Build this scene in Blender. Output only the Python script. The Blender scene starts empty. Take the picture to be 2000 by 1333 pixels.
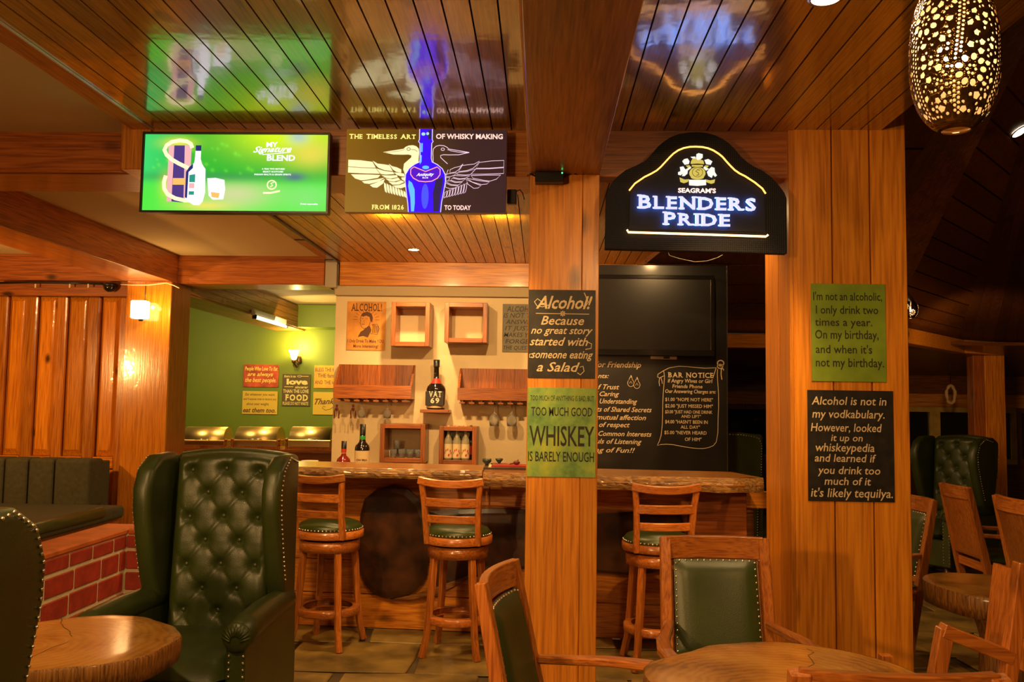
import bpy, bmesh, math, random
from mathutils import Vector, Matrix, noise
from mathutils.geometry import delaunay_2d_cdt
S = bpy.context.scene
COL = S.collection
PI = math.pi
random.seed(7)
# ---------------------------------------------------------------- camera
F = 1700.0
EYE = Vector((0, 0, 1.5))
Yc = Vector((58 / F, -(788 - 666.5) / F, -1)).normalized()
Zc = Vector((0.0125, 1, 0)); Zc = (Zc - Zc.dot(Yc) * Yc).normalized()
Xc = Yc.cross(Zc)
ROT = Matrix((Xc, Yc, Zc))
cam = bpy.data.cameras.new('camera'); co = bpy.data.objects.new('camera', cam); COL.objects.link(co)
cam.sensor_width = 36; cam.lens = 36 * F / 2000; cam.clip_start = 0.05
co.matrix_world = Matrix.Translation(EYE) @ ROT.to_4x4()
S.camera = co
# ---------------------------------------------------------------- world, exposure
w = bpy.data.worlds.new('world'); S.world = w; w.use_nodes = True
w.node_tree.nodes['Background'].inputs[0].default_value = (1.0, 0.6, 0.28, 1)
w.node_tree.nodes['Background'].inputs[1].default_value = 0.02
S.view_settings.view_transform = 'Standard'; S.view_settings.look = 'None'
S.view_settings.gamma = 1; S.view_settings.use_curve_mapping = False
S.view_settings.exposure = 0.5
WARM = (1.0, 0.55, 0.2); WARMW = (1.0, 0.72, 0.42)
def lamp(kind, loc, power, color=WARM, size=0.1, target=None, spot=None, shape='DISK'):
    d = bpy.data.lights.new('lamp_' + kind.lower(), kind); d.energy = power; d.color = color
    if kind == 'AREA': d.shape = shape; d.size = size
    else: d.shadow_soft_size = size
    if spot: d.spot_size = math.radians(spot); d.spot_blend = 0.6
    o = bpy.data.objects.new('lamp_' + kind.lower(), d); COL.objects.link(o); o.location = loc
    if target is not None:
        o.rotation_euler = (Vector(target) - Vector(loc)).to_track_quat('-Z', 'Y').to_euler()
    return o
# lamps of the room: the low lamp and ceiling downlights behind the camera, the bar's downlights; also added fill spots without a fitting
lamp('AREA', (-2.3, -0.9, 2.0), 62, (1, .55, .2), 0.16, (1.0, 5, 1.2))
lamp('AREA', (0.6, -0.6, 2.9), 40, (1, .55, .2), 0.3, (0.6, 1.5, 0))
lamp('AREA', (-1.6, 1.6, 2.93), 26, (1, .62, .25), 0.12, (-1.6, 2.2, 0))
for x_, p_ in ((-1.5, 60), (-.45, 70), (1.0, 50)): lamp('SPOT', (x_, 5.05, 2.93), p_, (1, .6, .22), 0.06, (x_ + .1, 5.35, 0.0), 100)  # added spots, no fitting: brighten stools, floor and bar front
for x_ in (-1.5, -.4, .9): lamp('SPOT', (x_, 3.2, 2.9), 120, (1, .58, .2), 0.06, (x_ * 1.0, 5.8, .6), 38)  # added fill spots aimed at the bar front boards, no fitting modelled
lamp('AREA', (1.0, 2.9, 2.93), 14, (1, .62, .25), 0.10, (1.0, 3.0, 0))
lamp('AREA', (-1.2, 6.6, 2.93), 34, (1, .6, .24), 0.09, (-1.2, 8.4, 1.0))
lamp('AREA', (-0.35, 6.6, 2.93), 34, (1, .6, .24), 0.09, (-0.2, 8.4, 1.0))
lamp('AREA', (1.1, 6.3, 2.93), 12, (1, .6, .24), 0.09, (1.1, 6.5, 0))
lamp('AREA', (-3.2, 5.2, 2.9), 30, (1, .5, .17), 0.12, (-4.2, 8, 1.5))
lamp('AREA', (-5.6, 6.2, 1.9), 44, (1, .5, .15), 0.15, (-4.8, 9, 2.2))
lamp('AREA', (5.2, 4.6, 2.6), 3, (1, .5, .17), 0.15, (3.8, 6, 0))
lamp('SPOT', (3.3, 7.0, 2.0), 110, (1, .55, .18), 0.1, (5.0, 10.4, 2.15), 42)  # unseen spot added to brighten the round room's post and eave beams
# ---------------------------------------------------------------- pixel rays of the 2000x1333 frame
def ray(px, py): return ROT @ Vector(((px - 1000) / F, -(py - 666.5) / F, -1))
def PY(px, py, Y): d = ray(px, py); return EYE + d * ((Y - EYE.y) / d.y)
def PZ(px, py, Z): d = ray(px, py); return EYE + d * ((Z - EYE.z) / d.z)
def PP(px, py, p0, n): d = ray(px, py); return EYE + d * ((Vector(p0) - EYE).dot(n) / d.dot(n))
# ---------------------------------------------------------------- materials
MATS = {}
def mat(name, color, rough=0.5, metal=0.0, emit=None, es=0.0, coat=0.0, alpha=1.0, trans=0.0, noise_amt=0.0, noise_scale=8, bump=0.0, bscale=40, spec=0.5, ior=1.5):
    if name in MATS: return MATS[name]
    m = bpy.data.materials.new(name); m.use_nodes = True; MATS[name] = m
    nt = m.node_tree; b = nt.nodes['Principled BSDF']
    b.inputs['Base Color'].default_value = (*color, 1); b.inputs['Roughness'].default_value = rough
    b.inputs['Metallic'].default_value = metal; b.inputs['Coat Weight'].default_value = coat
    b.inputs['Coat Roughness'].default_value = 0.12; b.inputs['Transmission Weight'].default_value = trans
    b.inputs['Specular IOR Level'].default_value = spec; b.inputs['IOR'].default_value = ior
    if emit: b.inputs['Emission Color'].default_value = (*emit, 1); b.inputs['Emission Strength'].default_value = es
    if noise_amt or bump:
        tc = nt.nodes.new('ShaderNodeTexCoord'); n = nt.nodes.new('ShaderNodeTexNoise')
        n.inputs['Scale'].default_value = noise_scale; n.inputs['Detail'].default_value = 6
        nt.links.new(tc.outputs['Object'], n.inputs['Vector'])
        if noise_amt:
            r = nt.nodes.new('ShaderNodeValToRGB')
            r.color_ramp.elements[0].position = .3; r.color_ramp.elements[1].position = .7
            r.color_ramp.elements[0].color = (*[c * (1 - noise_amt) for c in color], 1)
            r.color_ramp.elements[1].color = (*[min(1, c * (1 + noise_amt)) for c in color], 1)
            nt.links.new(n.outputs['Fac'], r.inputs[0]); nt.links.new(r.outputs[0], b.inputs['Base Color'])
        if bump:
            n2 = nt.nodes.new('ShaderNodeTexNoise'); n2.inputs['Scale'].default_value = bscale; n2.inputs['Detail'].default_value = 5
            bp = nt.nodes.new('ShaderNodeBump'); bp.inputs['Strength'].default_value = bump; bp.inputs['Distance'].default_value = 0.01
            nt.links.new(tc.outputs['Object'], n2.inputs['Vector'])
            nt.links.new(n2.outputs['Fac'], bp.inputs['Height']); nt.links.new(bp.outputs[0], b.inputs['Normal'])
    return m
def wood(name, c1, c2, c3, axis='Z', rough=0.35, coat=0.3, coat_rough=0.15, knots=0.5, scale=1.0, bump=0.15, wavy=0.0, coat_ior=1.5, knot_scale=2.2):
    """varnished softwood: stretched grain, broad tone changes from board to board, dark knots"""
    if name in MATS: return MATS[name]
    m = bpy.data.materials.new(name); m.use_nodes = True; MATS[name] = m
    nt = m.node_tree; N = nt.nodes.new; L = nt.links.new; b = nt.nodes['Principled BSDF']
    tc = N('ShaderNodeTexCoord'); oi = N('ShaderNodeObjectInfo')
    off = N('ShaderNodeVectorMath'); off.operation = 'SCALE'; off.inputs[0].default_value = (17.3, 29.1, 41.7)
    L(oi.outputs['Random'], off.inputs['Scale'])
    add = N('ShaderNodeVectorMath'); add.operation = 'ADD'; L(tc.outputs['Object'], add.inputs[0]); L(off.outputs[0], add.inputs[1])
    mp = N('ShaderNodeMapping'); s = [11 * scale] * 3; s['XYZ'.index(axis)] = 0.45 * scale
    mp.inputs['Scale'].default_value = s; L(add.outputs[0], mp.inputs[0])
    n1 = N('ShaderNodeTexNoise'); n1.inputs['Scale'].default_value = 1.6; n1.inputs['Detail'].default_value = 3; n1.inputs['Distortion'].default_value = .6
    L(mp.outputs[0], n1.inputs['Vector'])
    # growth rings from the noise: sin(noise * k)
    mul = N('ShaderNodeMath'); mul.operation = 'MULTIPLY'; mul.inputs[1].default_value = 34; L(n1.outputs['Fac'], mul.inputs[0])
    sn = N('ShaderNodeMath'); sn.operation = 'SINE'; L(mul.outputs[0], sn.inputs[0])
    n2 = N('ShaderNodeTexNoise'); n2.inputs['Scale'].default_value = 9; n2.inputs['Detail'].default_value = 5; L(mp.outputs[0], n2.inputs['Vector'])
    mx = N('ShaderNodeMath'); mx.operation = 'MULTIPLY_ADD'; mx.inputs[1].default_value = .085; L(sn.outputs[0], mx.inputs[0]); L(n2.outputs['Fac'], mx.inputs[2])
    rp = N('ShaderNodeValToRGB'); e = rp.color_ramp.elements
    e[0].position = .26; e[0].color = (*c1, 1); e[1].position = .72; e[1].color = (*c3, 1)
    k = e.new(.5); k.color = (*c2, 1); L(mx.outputs[0], rp.inputs[0])
    # tone per board
    hv = N('ShaderNodeHueSaturation'); mr = N('ShaderNodeMapRange'); mr.inputs['To Min'].default_value = .72; mr.inputs['To Max'].default_value = 1.22
    L(oi.outputs['Random'], mr.inputs[0]); L(mr.outputs[0], hv.inputs['Value']); L(rp.outputs[0], hv.inputs['Color'])
    # knots
    mk = N('ShaderNodeMapping'); s2 = [knot_scale * 1.5] * 3; s2['XYZ'.index(axis)] = knot_scale * .8; mk.inputs['Scale'].default_value = s2; L(add.outputs[0], mk.inputs[0])
    vo = N('ShaderNodeTexVoronoi'); L(mk.outputs[0], vo.inputs['Vector']); vo.inputs['Scale'].default_value = 1.0
    nd = N('ShaderNodeMath'); nd.operation = 'MULTIPLY_ADD'; nd.inputs[1].default_value = .05; L(n2.outputs['Fac'], nd.inputs[0]); L(vo.outputs['Distance'], nd.inputs[2])
    kr = N('ShaderNodeValToRGB'); kr.color_ramp.elements[0].position = .095; kr.color_ramp.elements[0].color = (knots, knots, knots, 1)
    kr.color_ramp.elements[1].position = .18; kr.color_ramp.elements[1].color = (0, 0, 0, 1); L(nd.outputs[0], kr.inputs[0])
    mk2 = N('ShaderNodeMix'); mk2.data_type = 'RGBA'; L(kr.outputs[0], mk2.inputs[0]); L(hv.outputs[0], mk2.inputs[6]); mk2.inputs[7].default_value = (c1[0] * .16, c1[1] * .14, c1[2] * .14, 1)
    L(mk2.outputs[2], b.inputs['Base Color'])
    b.inputs['Roughness'].default_value = rough; b.inputs['Coat Weight'].default_value = coat; b.inputs['Coat Roughness'].default_value = coat_rough; b.inputs['Coat IOR'].default_value = coat_ior
    bp = N('ShaderNodeBump'); bp.inputs['Strength'].default_value = bump; bp.inputs['Distance'].default_value = .004
    L(mx.outputs[0], bp.inputs['Height']); L(bp.outputs[0], b.inputs['Normal'])
    if wavy:
        nw = N('ShaderNodeTexNoise'); nw.inputs['Scale'].default_value = 9; nw.inputs['Detail'].default_value = 2; L(tc.outputs['Object'], nw.inputs['Vector'])
        b2 = N('ShaderNodeBump'); b2.inputs['Strength'].default_value = wavy; b2.inputs['Distance'].default_value = .02
        L(nw.outputs['Fac'], b2.inputs['Height']); L(b2.outputs[0], b.inputs['Coat Normal'])
    return m
def WD(tone, axis, **k):
    T = {'orange': ((.30, .085, .008), (.50, .165, .013), (.62, .24, .02)),
         'column': ((.40, .125, .008), (.60, .205, .012), (.70, .27, .018)),
         'red': ((.17, .04, .008), (.32, .085, .012), (.42, .125, .018)),
         'ceil': ((.22, .088, .003), (.44, .205, .005), (.58, .29, .008)),
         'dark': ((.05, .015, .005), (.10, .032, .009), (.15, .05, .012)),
         'chair': ((.27, .07, .012), (.45, .135, .02), (.56, .19, .03)),
         'bar': ((.22, .07, .015), (.38, .14, .025), (.50, .20, .04))}[tone]
    return wood('wood_%s_%s %s' % (tone, axis.lower(), ' '.join('%s %s' % q for q in sorted(k.items())))[:62], *T, axis=axis, **k)
K = dict
CEIL = lambda ax: WD('ceil', ax, rough=.3, coat=1.0, coat_rough=.11, coat_ior=3.0, knots=.8, wavy=.07, bump=.06, knot_scale=2.6)
GREEN = mat('green_leather', (.036, .050, .008), .38, noise_amt=.2, noise_scale=5, bump=.08, bscale=220, spec=.6)
BRASS = mat('brass_nail', (.92, .84, .66), .3, 1.0)
BLACK = mat('black_plastic', (.012, .011, .012), .35)
PLASTER = mat('cream_plaster', (.66, .50, .25), .9, bump=.15, bscale=30)
WHITEWALL = mat('white_wall', (.68, .54, .31), .85, noise_amt=.06, noise_scale=3, bump=.3, bscale=18)
GREENWALL = mat('green_paint', (.135, .19, .006), .55, noise_amt=.05, noise_scale=2)
METAL = mat('steel', (.6, .56, .5), .25, 1.0)
GLASS = mat('clear_glass', (1, 1, 1), .02, trans=1.0, ior=1.45)
# ---------------------------------------------------------------- mesh builder
class MB:
    def __init__(s): s.v = []; s.f = []; s.sm = []
    def add(s, vs, fs, smooth=False):
        n = len(s.v); s.v += [Vector(v) for v in vs]; s.f += [[i + n for i in f] for f in fs]; s.sm += [smooth] * len(fs); return s
    def box(s, a, b):
        x0, y0, z0 = a; x1, y1, z1 = b
        if x0 > x1: x0, x1 = x1, x0
        if y0 > y1: y0, y1 = y1, y0
        if z0 > z1: z0, z1 = z1, z0
        return s.add([(x0, y0, z0), (x1, y0, z0), (x1, y1, z0), (x0, y1, z0), (x0, y0, z1), (x1, y0, z1), (x1, y1, z1), (x0, y1, z1)],
                     [(0, 3, 2, 1), (4, 5, 6, 7), (0, 1, 5, 4), (1, 2, 6, 5), (2, 3, 7, 6), (3, 0, 4, 7)])
    def bar(s, p, q, wx, wz, up=(0, 0, 1)):
        """rectangular bar from p to q, wx wide sideways, wz tall along up"""
        p = Vector(p); q = Vector(q); d = (q - p).normalized(); u = Vector(up)
        sd = d.cross(u).normalized(); u = sd.cross(d).normalized(); a = sd * wx / 2; c = u * wz / 2
        return s.add([p - a - c, p + a - c, p + a + c, p - a + c, q - a - c, q + a - c, q + a + c, q - a + c],
                     [(0, 1, 2, 3), (7, 6, 5, 4), (0, 4, 5, 1), (1, 5, 6, 2), (2, 6, 7, 3), (3, 7, 4, 0)])
    def sweep(s, pts, wx, wz, up=(0, 0, 1), closed=False, smooth=False):
        """rectangular section swept along pts; wx/wz numbers or lists"""
        n = len(pts); pts = [Vector(p) for p in pts]; vs = []
        for i, p in enumerate(pts):
            a = pts[(i - 1) % n] if (closed or i > 0) else p; c = pts[(i + 1) % n] if (closed or i < n - 1) else p
            d = (c - a).normalized(); u = Vector(up); sd = d.cross(u).normalized(); u = sd.cross(d).normalized()
            x = (wx[i] if isinstance(wx, (list, tuple)) else wx) / 2; z = (wz[i] if isinstance(wz, (list, tuple)) else wz) / 2
            vs += [p - sd * x - u * z, p + sd * x - u * z, p + sd * x + u * z, p - sd * x + u * z]
        fs = []
        for i in range(n if closed else n - 1):
            j = (i + 1) % n
            for k in range(4): fs.append((i * 4 + k, i * 4 + (k + 1) % 4, j * 4 + (k + 1) % 4, j * 4 + k))
        if not closed: fs += [(3, 2, 1, 0), tuple((n - 1) * 4 + k for k in range(4))]
        return s.add(vs, [f[::-1] for f in fs], smooth)
    def tube(s, pts, r, seg=8, closed=False):
        n = len(pts); pts = [Vector(p) for p in pts]; vs = []; up = Vector((0, 0, 1))
        for i, p in enumerate(pts):
            a = pts[(i - 1) % n] if (closed or i > 0) else p; c = pts[(i + 1) % n] if (closed or i < n - 1) else p
            d = (c - a).normalized(); u = up if abs(d.z) < .95 else Vector((0, 1, 0))
            sd = d.cross(u).normalized(); u = sd.cross(d).normalized(); rr = r[i] if isinstance(r, (list, tuple)) else r
            for k in range(seg):
                t = 2 * PI * k / seg; vs.append(p + sd * math.cos(t) * rr + u * math.sin(t) * rr)
        fs = []
        for i in range(n if closed else n - 1):
            j = (i + 1) % n
            for k in range(seg): fs.append((i * seg + k, j * seg + k, j * seg + (k + 1) % seg, i * seg + (k + 1) % seg))
        if not closed: fs += [tuple(range(seg)), tuple((n - 1) * seg + k for k in reversed(range(seg)))]
        return s.add(vs, fs, True)
    def lathe(s, prof, c=(0, 0, 0), seg=24, caps=True):
        vs = []; n = len(prof)
        for r, z in prof:
            for k in range(seg):
                t = 2 * PI * k / seg; vs.append((c[0] + r * math.cos(t), c[1] + r * math.sin(t), c[2] + z))
        fs = []
        for i in range(n - 1):
            for k in range(seg): fs.append((i * seg + k, i * seg + (k + 1) % seg, (i + 1) * seg + (k + 1) % seg, (i + 1) * seg + k))
        if caps: fs += [tuple(reversed(range(seg))), tuple((n - 1) * seg + k for k in range(seg))]
        return s.add(vs, fs, True)
    def ball(s, c, r, seg=8, rings=5, sc=(1, 1, 1)):
        vs = [(c[0], c[1], c[2] - r * sc[2])]
        for i in range(1, rings):
            a = PI * i / rings
            for k in range(seg):
                t = 2 * PI * k / seg; vs.append((c[0] + r * sc[0] * math.sin(a) * math.cos(t), c[1] + r * sc[1] * math.sin(a) * math.sin(t), c[2] - r * sc[2] * math.cos(a)))
        vs.append((c[0], c[1], c[2] + r * sc[2])); last = len(vs) - 1; fs = []
        for k in range(seg):
            fs.append((0, 1 + (k + 1) % seg, 1 + k)); b = 1 + (rings - 2) * seg; fs.append((last, b + k, b + (k + 1) % seg))
            for i in range(rings - 2):
                a = 1 + i * seg; fs.append((a + k, a + (k + 1) % seg, a + seg + (k + 1) % seg, a + seg + k))
        return s.add(vs, fs, True)
    def prism(s, poly, y0, y1, smooth=False):
        """polygon (x, z) extruded from y0 (front) to y1"""
        n = len(poly); vs = [(x, y0, z) for x, z in poly] + [(x, y1, z) for x, z in poly]
        fs = [tuple(range(n)), tuple(reversed(range(n, 2 * n)))] + [(i, i + n, (i + 1) % n + n, (i + 1) % n) for i in range(n)]
        return s.add(vs, fs, smooth)
    def prism_z(s, poly, z0, z1):
        n = len(poly); vs = [(x, y, z0) for x, y in poly] + [(x, y, z1) for x, y in poly]
        fs = [tuple(reversed(range(n))), tuple(range(n, 2 * n))] + [(i, (i + 1) % n, (i + 1) % n + n, i + n) for i in range(n)]
        return s.add(vs, fs)
    def xform(s, M): s.v = [M @ v for v in s.v]; return s
    def shift(s, d): d = Vector(d); s.v = [v + d for v in s.v]; return s
def mesh_of(mb, m=None, bevel=0, fix=True, seg=1, auto=None):
    me = bpy.data.meshes.new('mesh'); me.from_pydata([tuple(v) for v in mb.v], [], mb.f)
    for p, sm in zip(me.polygons, mb.sm): p.use_smooth = sm
    if fix or bevel:
        bm = bmesh.new(); bm.from_mesh(me)
        if fix: bmesh.ops.recalc_face_normals(bm, faces=bm.faces)
        if bevel:
            es = [e for e in bm.edges if len(e.link_faces) == 2 and e.calc_face_angle(0) > .6]
            bmesh.ops.bevel(bm, geom=es, offset=bevel, segments=seg, profile=.5, affect='EDGES', clamp_overlap=True)
        bm.to_mesh(me); bm.free()
    if m: me.materials.append(m)
    return me
def obj(name, mb, m, parent=None, bevel=0, world=False, label=None, kind=None, seg=1, fix=True):
    if world and parent is not None: mb.shift(-(parent.parent or parent).location)
    me = mesh_of(mb, m, bevel, seg=seg, fix=fix) if isinstance(mb, MB) else mb
    o = bpy.data.objects.new(name, me); COL.objects.link(o); me.name = name
    if parent is not None: o.parent = parent
    if label: o['label'] = label
    if kind: o['kind'] = kind
    return o
def tag(o, label, cat, group=None, kind=None):
    o['label'] = label; o['category'] = cat
    if group: o['group'] = group
    if kind: o['kind'] = kind
    return o
def thing(name, loc, label, cat, group=None, rz=0):
    o = bpy.data.objects.new(name, None); COL.objects.link(o); o.location = loc; o.rotation_euler = (0, 0, rz); o.empty_display_size = .1
    return tag(o, label, cat, group)
def struct(name, mb, m, bevel=0):
    o = obj(name, mb, m, bevel=bevel); o['kind'] = 'structure'; return o
def struct_root(name, loc=(0, 0, 0)):
    o = bpy.data.objects.new(name, None); COL.objects.link(o); o.location = loc; o['kind'] = 'structure'; return o
def kids(o): return [c for c in bpy.data.objects if c.parent == o]
def dup(root, loc=None, rz=None, label=None, scale=None):
    r = root.copy(); COL.objects.link(r)
    if loc is not None: r.location = loc
    if rz is not None: r.rotation_euler = (0, 0, rz)
    if scale is not None: r.scale = scale
    if label: r['label'] = label
    for ch in kids(root):
        c = ch.copy(); COL.objects.link(c); c.parent = r
        for g in kids(ch):
            d = g.copy(); COL.objects.link(d); d.parent = c
    return r
# ---------------------------------------------------------------- lettering
def text_mesh(txt, shear=0.0, bold=0.0, spacing=1.0):
    c = bpy.data.curves.new('t', 'FONT'); c.body = txt; c.size = 1; c.shear = shear; c.offset = bold; c.resolution_u = 2; c.space_character = spacing
    o = bpy.data.objects.new('t', c); COL.objects.link(o)
    dg = bpy.context.evaluated_depsgraph_get(); me = bpy.data.meshes.new_from_object(o.evaluated_get(dg))
    bpy.data.objects.remove(o); bpy.data.curves.remove(c)
    vs = [v.co.copy() for v in me.vertices]; fs = [tuple(p.vertices) for p in me.polygons]; bpy.data.meshes.remove(me)
    return vs, fs
CAPH = .73
def letters(mb, frame, lines, Y):
    """lines: (text, x0, x1, baseline, cap height[, shear, bold]) in the photo's pixels; frame maps pixel -> (X, Z) on the sign; Y its front"""
    for ln in lines:
        t, x0, x1, yb, cap = ln[:5]; sh = ln[5] if len(ln) > 5 else 0; bo = ln[6] if len(ln) > 6 else .008; rise = ln[7] if len(ln) > 7 else 0
        vs, fs = text_mesh(t, sh, bo)
        if not vs: continue
        a = min(v.x for v in vs); b = max(v.x for v in vs)
        out = []
        for v in vs:
            u = (v.x - a) / (b - a); px = x0 + (x1 - x0) * u; py = yb - v.y / CAPH * cap - rise * u
            X, Z = frame(px, py); out.append((X, Y, Z))
        mb.add(out, fs)
    return mb
def line_objs(parent, frame, lines, Y, m):
    for ln in lines: obj('lettering', letters(MB(), frame, [ln], Y), m, parent, world=True, fix=False)
def frame_of(x0, y0, x1, y1, Y):
    """pixel box of a sign standing parallel to the back wall at depth Y -> world X, Z (linear)"""
    a = PY(x0, y0, Y); b = PY(x1, y1, Y)
    return (lambda px, py: (a.x + (b.x - a.x) * (px - x0) / (x1 - x0), a.z + (b.z - a.z) * (py - y0) / (y1 - y0))), (a.x, b.z, b.x, a.z)
# ================================================================ the setting
ZC = 2.95          # board ceiling
ZB = 2.70          # underside of the deep beams
YB = 4.55          # front of the first cross beam
def plank_piece(w_, l_, t_, groove=.004):
    m = MB(); m.box((-w_ / 2 + groove, -l_ / 2 + .0015, 0), (w_ / 2 - groove, l_ / 2 - .0015, t_)); return m
# floor: stone flags with recessed joints
fl = struct('floor', MB().box((-9, -3, -.06), (9, 15, -.012)), mat('floor_joint', (.085, .05, .016), .9))
FLAG = mat('floor_stone', (.19, .118, .024), .6, noise_amt=.75, noise_scale=3.4, bump=.9, bscale=6, coat=.15)
flag_mesh = []
for i in range(4):
    m = MB().prism_z([(x_ + random.uniform(-.02, .02) - (.0 if x_ < 0 else .012), y_ + random.uniform(-.016, .016)) for x_, y_ in ((-.38, -.283), (0, -.288), (.385, -.283), (.388, 0), (.385, .283), (0, .288), (-.38, .283), (-.385, 0))], -.012, 0); me = mesh_of(m, FLAG, bevel=.006); flag_mesh.append(me)
for r in range(0, 14):
    for c in range(-6, 6):
        x = (c + .5 * (r % 2)) * .8 + .1; y = 2.2 + r * .6
        if abs(x) > 4.2: continue
        o = obj('stone', flag_mesh[(r * 5 + c) % 4], None, fl); o.location = (x, y, random.uniform(-.002, .002)); o.rotation_euler = (random.uniform(-.002, .002), 0, random.choice((0, PI)))
# upper slab above everything, light coloured plaster on its underside
struct('ceiling_plaster', MB().box((-9, -2, 3.0), (-2.117, 15, 3.1)), PLASTER)
struct('ceiling_slab', MB().box((-2.117, -2, 2.985), (1.757, 15, 3.1)), mat('dark_void', (.02, .012, .006), .9))
# board ceilings (each board a piece), in front of and beyond the cross beam
def boards(root, x0, x1, n, y0, y1, z, m, cuts=True, axis='Y'):
    wd = (x1 - x0) / n
    for i in range(n):
        xc = x0 + wd * (i + .5); segs = [(y0, y1)]
        if cuts and random.random() < .45:
            c = random.uniform(y0 + .25 * (y1 - y0), y1 - .1 * (y1 - y0)); segs = [(y0, c), (c, y1)]
        for a, b in segs:
            o = obj('plank', plank_piece(wd, b - a, .02, .0035), m, root); o.location = (xc, (a + b) / 2, z)
CL = struct_root('ceiling', (0, 0, 0)); CM = CEIL('Y')
boards(CL, -2.117, -.076, 20, -1.2, YB, ZC, CM)
boards(CL, .289, 1.757, 13, -1.2, YB, ZC, CM)
CL2 = struct_root('ceiling_over_bar', (0, 0, 0)); CM2 = WD('ceil', 'Y', rough=.35, coat=.6, coat_rough=.2, knots=.8)
boards(CL2, -2.13, 1.757, 38, YB + .4, 9.0, ZC, CM2)
# thin trims at the edge of the board ceilings
struct('trim_edge', MB().box((-2.122, -1.2, ZC - .010), (-2.116, YB, ZC)), mat('white_bead', (.8, .8, .75), .15, coat=1.0))
struct('trim_1', MB().box((-2.226, -1.2, ZC - .012), (-2.122, YB, 3.0)), WD('bar', 'Y'))
struct('trim_2', MB().box((-2.26, YB + .4, ZC - .008), (-2.15, 9.0, 3.0)), WD('bar', 'Y'))
t = MB()
for y in (5.3, 6.5, 7.7, 8.8): t.box((-2.25, y, ZC - .014), (-2.13, y + .03, ZC - .006))
t.box((-2.15, YB + .4, ZC - .016), (-2.13, 9.0, ZC - .004)); struct('trim_3', t, BLACK)
# first cross beam (behind the screens)
BM = WD('red', 'X', rough=.4, coat=.3, knots=.9)
BO = WD('orange', 'X', rough=.4, coat=.3, knots=.9)
def beam(name, a, b, m, label=None):
    o = struct(name, MB().box(a, b), m, bevel=.004)
    if label: o['label'] = label
    return o
beam('ceiling_beam', (-2.13, YB, ZB), (-.076, YB + .4, ZC + .03), BO)
beam('ceiling_beam', (-2.28, YB - .03, ZB + .02), (-2.12, YB + .4, ZC + .03), WD('orange', 'Z'))
a = PY(0, 243, 4.77); b = PY(237, 334, 4.77)
beam('ceiling_beam', (-9, 4.77, b.z), (b.x, 4.83, a.z + .02), BM)
beam('ceiling_beam', (-9, 4.83, b.z - .005), (-2.2, 5.25, 2.99), WD('red', 'X', rough=.4, coat=.3, knots=.9))
beam('ceiling_beam', (.289, YB, ZB), (1.4, YB + .12, ZC + .03), BM)
# the deep beam running from the camera to the column
struct('ceiling_beam', MB().box((-.076, -1.5, ZB), (.289, 4.86, ZC + .05)), WD('bar', 'Y', rough=.4, coat=.25, knots=.95, knot_scale=1.3), bevel=.004)
struct('trim_4', MB().box((-.084, -1.5, ZB + .005), (-.077, 4.5, ZB + .05)), WD('orange', 'Y'))
# second cross beam at the back, the beam along the dining side and its continuation in the green room
beam('ceiling_beam', (-2.13, 8.97, ZB), (1.9, 9.15, ZC), BO)
beam('ceiling_beam', (-3.85, 8.97, ZB), (-2.29, 9.4, 3.0), BM)
beam('ceiling_beam', (-9, 8.97, ZB + .02), (-4.33, 9.2, 3.0), BM)
beam('ceiling_beam', (-9, 9.0, 2.56), (-4.33, 9.15, ZB + .02), BM)
MB_cover = MB().box((-2.275, 8.93, ZB - .03), (-2.15, 8.99, ZC)); struct('trim_5', MB_cover, mat('aluminium_cover', (.55, .5, .4), .35, .8), bevel=.004)
LB = WD('red', 'Y', rough=.4, coat=.3, knots=.9)
struct('ceiling_beam', MB().box((-4.33, -1, ZB), (-3.85, 9.0, 3.0)), LB, bevel=.004)
gb = struct_root('ceiling_beam', (0, 0, 0))
OBY = WD('bar', 'Y', rough=.4, coat=.3, knots=.7)
obj('underside', MB().box((-4.33, 9.25, 2.61), (-3.86, 13.98, 2.66)), OBY, gb)
for i in range(4):
    z0 = 2.63 + i * .085
    for y0, y1 in ((9.25, 10.4 + .3 * (i % 2)), (10.4 + .3 * (i % 2), 12.1 - .3 * (i % 2)), (12.1 - .3 * (i % 2), 13.98)):
        obj('plank', MB().box((-3.87, y0 + .002, z0 + .0025), (-3.845, y1 - .002, z0 + .0825)), OBY, gb)
# walls
struct('wall_far', MB().box((-9, 14.0, 0), (-.5, 14.15, 3.0)), GREENWALL)
struct('wall_far_soffit', MB().box((-3.86, 13.5, 2.64), (-.5, 14.0, 2.99)), GREENWALL)
XW = PY(653, 700, 9.06).x
struct('wall_back', MB().box((XW, 9.06, 0), (1.0, 9.22, ZC)), WHITEWALL)
struct('trim_6', MB().box((XW, 9.0, 2.60), (1.0, 9.06, ZB)), mat('shaded_plaster', (.42, .33, .19), .9, bump=.2))  # strip under the beam; its shade is put into the darker plaster colour
# far dark side of the right half
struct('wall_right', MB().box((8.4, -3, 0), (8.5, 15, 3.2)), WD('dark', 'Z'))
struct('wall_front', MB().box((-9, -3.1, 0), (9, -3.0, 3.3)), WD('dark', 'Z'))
struct('wall_side', MB().box((-9.1, -3, 0), (-9, 15, 3.3)), WD('red', 'Z'))
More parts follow.
